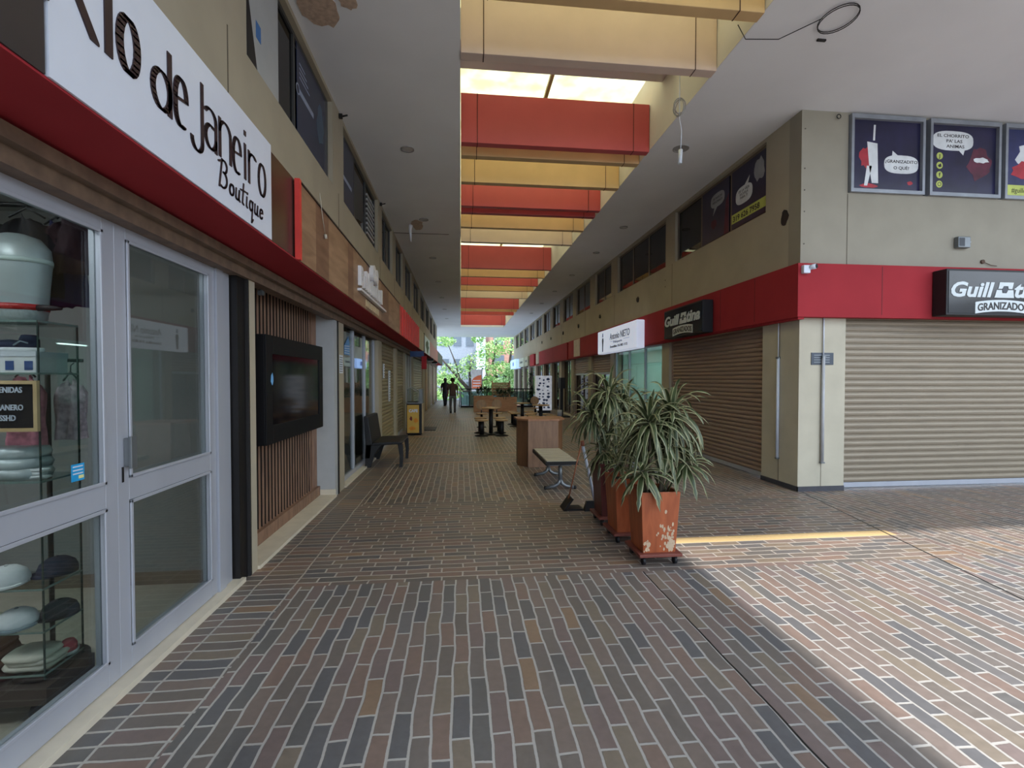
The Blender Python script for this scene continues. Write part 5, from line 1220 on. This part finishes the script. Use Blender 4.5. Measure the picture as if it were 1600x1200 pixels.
# display kiosk
t=empty('display_kiosk',(3.95,22.3,0),'white illuminated display kiosk with blue product pictures','display kiosk')
b=MB(); b.prism([(-.42,0),(.3,0),(.36,.3),(.3,.6),(-.2,.6),(-.42,.3)],((0,-.3,0),(1,0,0),(0,1,0),(0,0,1)),.12,1.75); b.build('cabinet',mat('kiosk_white',(206,212,226),.3,emit=.25),t,bevel=.03)
b=MB(); b.prism([(-.36,0),(.24,0),(.3,.5),(-.3,.5)],((0,-.26,0),(1,0,0),(0,1,0),(0,0,1)),0,.12); b.build('base',M_BLKM,t)
b=MB(); rn=random.Random(9)
for i in range(9):
    for j in range(3): b.prism(blob(-.3+.2*j+rn.uniform(-.05,.05),.3+.16*i+rn.uniform(-.04,.04),rn.uniform(.03,.09),8,i*3+j,1,.8),((0,-.302,0),(1,0,0),(0,0,1),(0,-1,0)),0,.004)
b.build('product_pictures',mat('kiosk_blue',(70,90,140),.5),t)
t=empty('display_stand',(4.2,19.6,0),'tall black display stand in front of the far right shops','stand')
b=MB(); b.box(-.06,.06,-.06,.06,.04,1.6); b.box(-.1,.1,-.3,.3,1.2,1.65); b.build('column',M_BLACK,t); b=MB(); b.box(-.35,.3,-.3,.3,0,.05); b.build('base',M_BLACK,t)
b=MB(); b.cyl((-.1,-.1,.05),.1,.25,14); b.build('pot',M_WHITE,t)
# upright plant at far right
t=empty('tall_plant',(4.05,27.5,0),'tall dark leafy plant in a pot at the far right','potted plant'); b=MB(); b.lathe([(.16,0),(.22,.4),(.2,.4)],(0,0,0),16); b.build('pot',M_BLKM,t)
rn=random.Random(12); fo=MB(); fo.smooth=True
for z in (.7,1.0,1.4,1.8): rosette(fo,(rn.uniform(-.08,.08),rn.uniform(-.08,.08),z),22,.4,.07,rn)
fo.build('foliage',[Ld,Ld],t); b=MB(); b.tube([(0,0,.38),(0,0,1.8)],.02,6); b.build('stem',MC['stem_bark'],t)

# ================================================================ PEOPLE
def skin(name,chain,edges,m,parent,sub=1):
    me=bpy.data.meshes.new(name); me.from_pydata([c[:3] for c in chain],edges,[]); me.materials.append(m)
    o=bpy.data.objects.new(name,me); C.objects.link(o); o.parent=parent
    md=o.modifiers.new('skin','SKIN'); md.use_smooth_shade=True
    for i,c in enumerate(chain):
        r=c[3] if isinstance(c[3],(tuple,list)) else (c[3],c[3]); me.skin_vertices[0].data[i].radius=r
    me.skin_vertices[0].data[0].use_root=True
    sb=o.modifiers.new('sub','SUBSURF'); sb.levels=sub; sb.render_levels=sub
    return o
def person(label,loc,rz,H,skinm,topm,legm,hairm,shoem,stride=.12,bend=0,hairlong=False,sc=1):
    """standing/walking figure facing local -Y ... built facing +Y (back to the camera)"""
    t=empty('person',loc,label,'person',rz=rz); k=H/1.7*sc
    V=[]; E=[]
    def add(x,y,z,r,p=None):
        V.append((x*k,y*k,z*k,r*k)); 
        if p is not None: E.append((p,len(V)-1))
        return len(V)-1
    pel=add(0,0,.93,.10); wa=add(0,.0,1.08,.095,pel); ch=add(0,bend*.3+.01,1.27,.105,wa); nk=add(0,bend*.6,1.44,.055,ch); hd0=add(0,bend+.01,1.51,.058,nk); hd=add(0,bend+.02,1.57,.088,hd0); hd2=add(0,bend+.015,1.63,.098,hd); hd3=add(0,bend+.01,1.685,.085,hd2); add(0,bend+.005,1.72,.045,hd3)
    for s_ in (-1,1):
        sh=add(s_*.17,bend*.5,1.36,.042,ch); el=add(s_*.23,-.02*s_,1.12,.042,sh); wr=add(s_*.24,.06*s_+.04,.88,.028,el); hn=add(s_*.27,.07*s_+.05,.81,(.032),wr)
        for q,(dx,dy,l_) in enumerate(((-.0,.03,.08),(.0,.012,.09),(.0,-.006,.085),(.0,-.024,.065))):
            f1=add(s_*(.27+dx),.07*s_+.05+dy,.81-.045,.009,hn); add(s_*(.262),.07*s_+.055+dy,.81-l_-.01,.008,f1)
        add(s_*.25,.07*s_+.10,.785,.010,hn)
        hp=add(s_*.09,0,.88,.09,pel); kn=add(s_*.1,s_*stride*.5+.02,.49,.06,hp); an=add(s_*.1,s_*stride*1.4-.03,.09,.042,kn); add(s_*.1,s_*stride*1.4+.06,.035,.02,an)
    skin('body',V,E,skinm,t)
    # clothing follows the body, slightly larger
    def L_(rings): return [(a*k,b_*k,c*k,d*k,e*k) for a,b_,c,d,e in rings]
    b=MB(); b.loft(L_([(0,0,.84,.178,.134),(0,0,.93,.174,.128),(0,0,1.06,.158,.115),(0,.005,1.18,.168,.12),(0,bend*.3+.01,1.29,.188,.125),(0,bend*.4+.01,1.37,.195,.11),(0,bend*.5+.01,1.42,.145,.085),(0,bend*.6+.005,1.46,.07,.062),(0,bend*.6+.005,1.475,.062,.056)]),24)
    for s_ in (-1,1): b.tube([(s_*.09*k,bend*.5*k,1.385*k),(s_*.15*k,bend*.5*k,1.37*k),(s_*.20*k,bend*.4*k,1.32*k),(s_*.225*k,0,1.22*k),(s_*.235*k,-.015*s_*k,1.13*k)],[.05*k,.066*k,.068*k,.06*k,.058*k],12)
    b.build('shirt',topm,t)
    b=MB(); b.loft(L_([(0,0,.72,.10,.09),(0,0,.78,.155,.12),(0,0,.86,.164,.120),(0,0,.95,.150,.108)]),24)
    for s_ in (-1,1): b.tube([(s_*.09*k,0,.86*k),(s_*.095*k,s_*stride*.25*k,.68*k),(s_*.1*k,(s_*stride*.5+.02)*k,.49*k),(s_*.1*k,(s_*stride*1.0-.01)*k,.28*k),(s_*.1*k,(s_*stride*1.4-.03)*k,.07*k)],[.088*k,.092*k,.075*k,.064*k,.06*k],14)
    b.build('trousers',legm,t)
    b=MB(); b.loft(L_([(0,0,.90,.170,.124),(0,0,.925,.170,.124)]),24); b.build('belt',mat('belt_dark',(40,32,28),.6),t)
    for s_ in (-1,1):
        y_=s_*stride*1.4; b=MB(); b.loft(L_([(s_*.1,y_+.04,.0,.05,.13),(s_*.1,y_+.04,.025,.052,.135),(s_*.1,y_+.02,.06,.05,.10),(s_*.1,y_-.02,.09,.045,.055)]),16); b.build('shoe',shoem,t)
    b=MB(); hb=bend-.012
    b.loft(L_([(0,hb-.015,1.545,.075,.075),(0,hb-.015,1.58,.098,.1),(0,hb-.012,1.63,.108,.115),(0,hb-.005,1.69,.1,.108),(0,hb,1.73,.07,.075),(0,hb,1.745,.02,.02)]),20)
    if hairlong: b.loft(L_([(0,hb-.085,1.33,.06,.02),(0,hb-.085,1.42,.085,.035),(0,hb-.065,1.52,.095,.055),(0,hb-.04,1.62,.1,.07)]),16)
    b.build('hair',hairm,t)
    b=MB(); 
    fy=(bend+.02+.098)
    b.tube([(0,fy*k,1.6*k),(0,(fy+.02)*k,1.575*k),(0,(fy+.0)*k,1.565*k)],[.008,.012,.008],6); b.build('nose',skinm,t)
    b=MB(); b.box(-.025*k,.025*k,(fy-.012)*k,(fy-.002)*k,1.535*k,1.542*k); b.build('mouth',mat('lips',(140,80,70),.5),t)
    for s_ in (-1,1):
        b=MB(); b.lathe([(.001,-.01),(.01,0),(.001,.01)],(s_*.03*k,(fy-.014)*k,1.615*k),8); b.build('eye',M_BLACK,t)
        b=MB(); b.lathe([(.004,-.03),(.014,-.01),(.016,.01),(.004,.03)],(s_*.108*k,(bend+.02)*k,1.6*k),8,.6,1); b.build('ear',skinm,t)
    return t
Sk=mat('skin_tan',(150,104,80),.6,var=.06)
person('man walking away in a brown shirt and grey trousers down the walkway',(-.38,22.6,0),0,1.62,Sk,mat('shirt_brown',(96,76,72),.9),mat('trousers_grey',(104,106,110),.9),mat('hair_black',(24,20,20),.8),mat('shoes_black',(26,24,24),.6))
person('woman in dark clothes walking near the far left wall',(-.93,28.6,0),.3,1.62,Sk,mat('top_black',(30,22,24),.9),mat('trousers_black',(24,24,28),.9),MC['hair_black'],MC['shoes_black'],stride=.16,hairlong=True)

# ================================================================ OUTSIDE
def tree(label,x,y,z0,limbs,clusters,seed,lm,nleaf=900,ls=.16,sc=1):
    rn=random.Random(seed); t=empty('tree',(x,y,z0),label,'tree','trees beyond the open end'); t.scale=(sc,)*3
    b=MB()
    for pts,r in limbs: b.tube(pts,r,8)
    b.build('trunk',mat('bark',(70,60,52),.9,var=.2,scale=10),t)
    fo=MB()
    for (cx_,cy_,cz_,rx,rz_) in clusters:
        for i in range(nleaf):
            a=rn.uniform(0,2*PI); u=rn.uniform(-1,1); r=rn.uniform(.35,1)**.6; s_=math.sqrt(1-u*u)
            p=Vector((cx_+rx*r*s_*math.cos(a),cy_+rx*r*s_*math.sin(a),cz_+rz_*r*u)); d=Vector((rn.uniform(-1,1),rn.uniform(-1,1),rn.uniform(-1,.6))).normalized(); e=d.cross(Vector((rn.uniform(-1,1),rn.uniform(-1,1),rn.uniform(-1,1)))).normalized(); l_=ls*rn.uniform(.6,1.3)
            fo.m=rn.randint(0,1); fo.poly([p-d*l_,p+e*l_*.4,p+d*l_,p-e*l_*.4])
    fo.build('foliage',lm,t)
LM1=[mat('foliage_light',(176,206,128),.6,var=.25,scale=1),mat('foliage_mid',(126,168,92),.6,var=.25,scale=1)]
LM2=[mat('foliage_pale',(176,206,150),.6,var=.2,scale=1),mat('foliage_soft',(130,170,100),.6,var=.2,scale=1)]
tree('dark branched tree leaning left behind the railing, light green leaves',1.0,45,-4.7,[([(0,0,0),(.1,0,3.2),(-.1,0,4.6)],[.3,.22,.2]),([(-.1,0,4.6),(-1.0,0,5.6),(-1.7,.0,6.4),(-2.6,0,7.4)],[.17,.14,.1,.05]),([(-.1,0,4.6),(-.7,0,4.6),(-1.2,0,5.3)],[.1,.08,.06]),([(-.1,0,4.6),(-.15,0,6.2),(0,0,7.3)],[.13,.09,.06]),([(-1.0,0,5.6),(-1.3,0,6.9),(-1.9,0,8.4)],[.09,.06,.03]),([(-.1,0,4.6),(.6,0,5.4),(1.3,0,5.6)],[.1,.08,.05])],
     [(-1.3,0,6.2,1.5,.8),(.3,.3,7.0,1.3,.8),(-2.3,0,5.6,1.0,.5),(-2.2,.2,8.8,.9,.5),(.6,.3,9.1,.6,.5)],1,LM1,330,.14,1.12)
tree('larger pale green tree to the right beyond the planters',4.0,48,-4,[([(0,0,0),(0,0,4.5)],[.35,.3]),([(0,0,4.5),(-.8,0,7),(-.4,0,9.5)],[.2,.14,.06]),([(0,0,4.5),(.9,0,7),(1.3,0,10)],[.2,.14,.06]),([(0,0,4.5),(-1.6,0,6.0)],[.12,.05])],
     [(-1.2,0,8.4,1.5,1.0),(.8,0,9.2,1.9,1.2),(0,-.5,6.6,1.8,.8),(1.6,0,6.0,1.3,1.0),(-1.2,0,5.3,1.0,.7),(.6,-.5,4.8,1.5,.8)],2,LM1+LM2[:0],620,.16)
tree('pale rounded tree behind the right planter box',4.4,44.6,-4,[([(0,0,0),(0,0,4.2),(.2,0,6)],[.2,.15,.08])],[(-.4,0,5.0,1.3,.8),(-1.6,0,4.6,1.0,.6),(.5,0,6.4,.9,.8)],3,LM2,800,.13)
tree('dense green tree mass far behind the walkway end',-6,55,-4,[([(0,0,0),(0,0,6)],[.4,.3])],[(0,0,6,4,2.5),(4,2,4.5,3,1.5)],4,LM1,900,.25)
def building(label,x0,x1,y0,y1,z0,z1,m,rows,cols,seed=0,roof=None):
    t=empty('building',((x0+x1)/2,(y0+y1)/2,z0),label,'building'); hx,hy=(x1-x0)/2,(y1-y0)/2
    MB().box(-hx,hx,-hy,hy,0,z1-z0).build('wall',m,t)
    for r in range(rows):
        for c in range(cols):
            x=-hx+2*hx*(c+.5)/cols; z=(z1-z0)*(r+.55)/(rows); w_=hx/cols*.62; h=(z1-z0)/rows*.22
            f_=MB().box(x-w_,x+w_,-hy-.06,-hy,z-h,z+h).build('window',mat('far_window',(96,106,116),.3),t)
    MB().box(-hx-.2,hx+.2,-hy-.2,hy+.2,z1-z0,z1-z0+.3).build('roof_edge',roof or M_GREYW,t)
building('pale grey building with a row of windows behind the left tree',-6,2.0,62,75,-4,7.8,mat('far_white',(150,156,166),.8),4,5)
building('pinkish brick building behind the right tree',3.6,16,58,70,-4,9.5,mat('far_brick',(176,130,112),.8,var=.12,scale=4),6,6)
building('white building far to the left behind the trees',-16,-7,70,84,-4,9,MC['far_white'],4,4)
t=empty('parasol',(-1.0,36.9,-4),'white slanted awning sheet under the left tree','awning')
b=MB(); b.prism([(-1.6,5.2),(1.6,4.3),(1.6,4.36),(-1.6,5.26)],((0,-1,0),(1,0,0),(0,0,1),(0,1,0)),0,4); b.build('sheet',M_WHITE,t); b=MB(); b.box(-1.5,-1.42,0,.08,0,5.2); b.box(1.42,1.5,0,.08,0,4.4); b.build('post',M_GALV,t)
t=empty('banner',(1.0,30.2,-4),'orange and white advertising banner on a pole behind the railing','banner')
b=MB(); b.box(-.32,.32,-.01,.01,4.72,6.2); b.build('cloth',mat('banner_white',(216,218,222),.7),t)
b=MB(); b.prism([(-.3,5.0),(.3,5.0),(.3,5.85),(.05,5.8),(-.2,5.65),(-.3,5.5)],((0,-.01,0),(1,0,0),(0,0,1),(0,-1,0)),0,.004); b.build('orange_print',mat('banner_orange',(214,110,70),.6),t)
b=MB()
for z in (5.12,5.3,5.46): b.box(-.24,.24,-.018,-.014,z,z+.06)
b.build('lettering',M_WHITE,t); b=MB(); b.tube([(.34,0,0),(.34,0,6.3)],.03,8); b.build('pole',M_GALV,t)
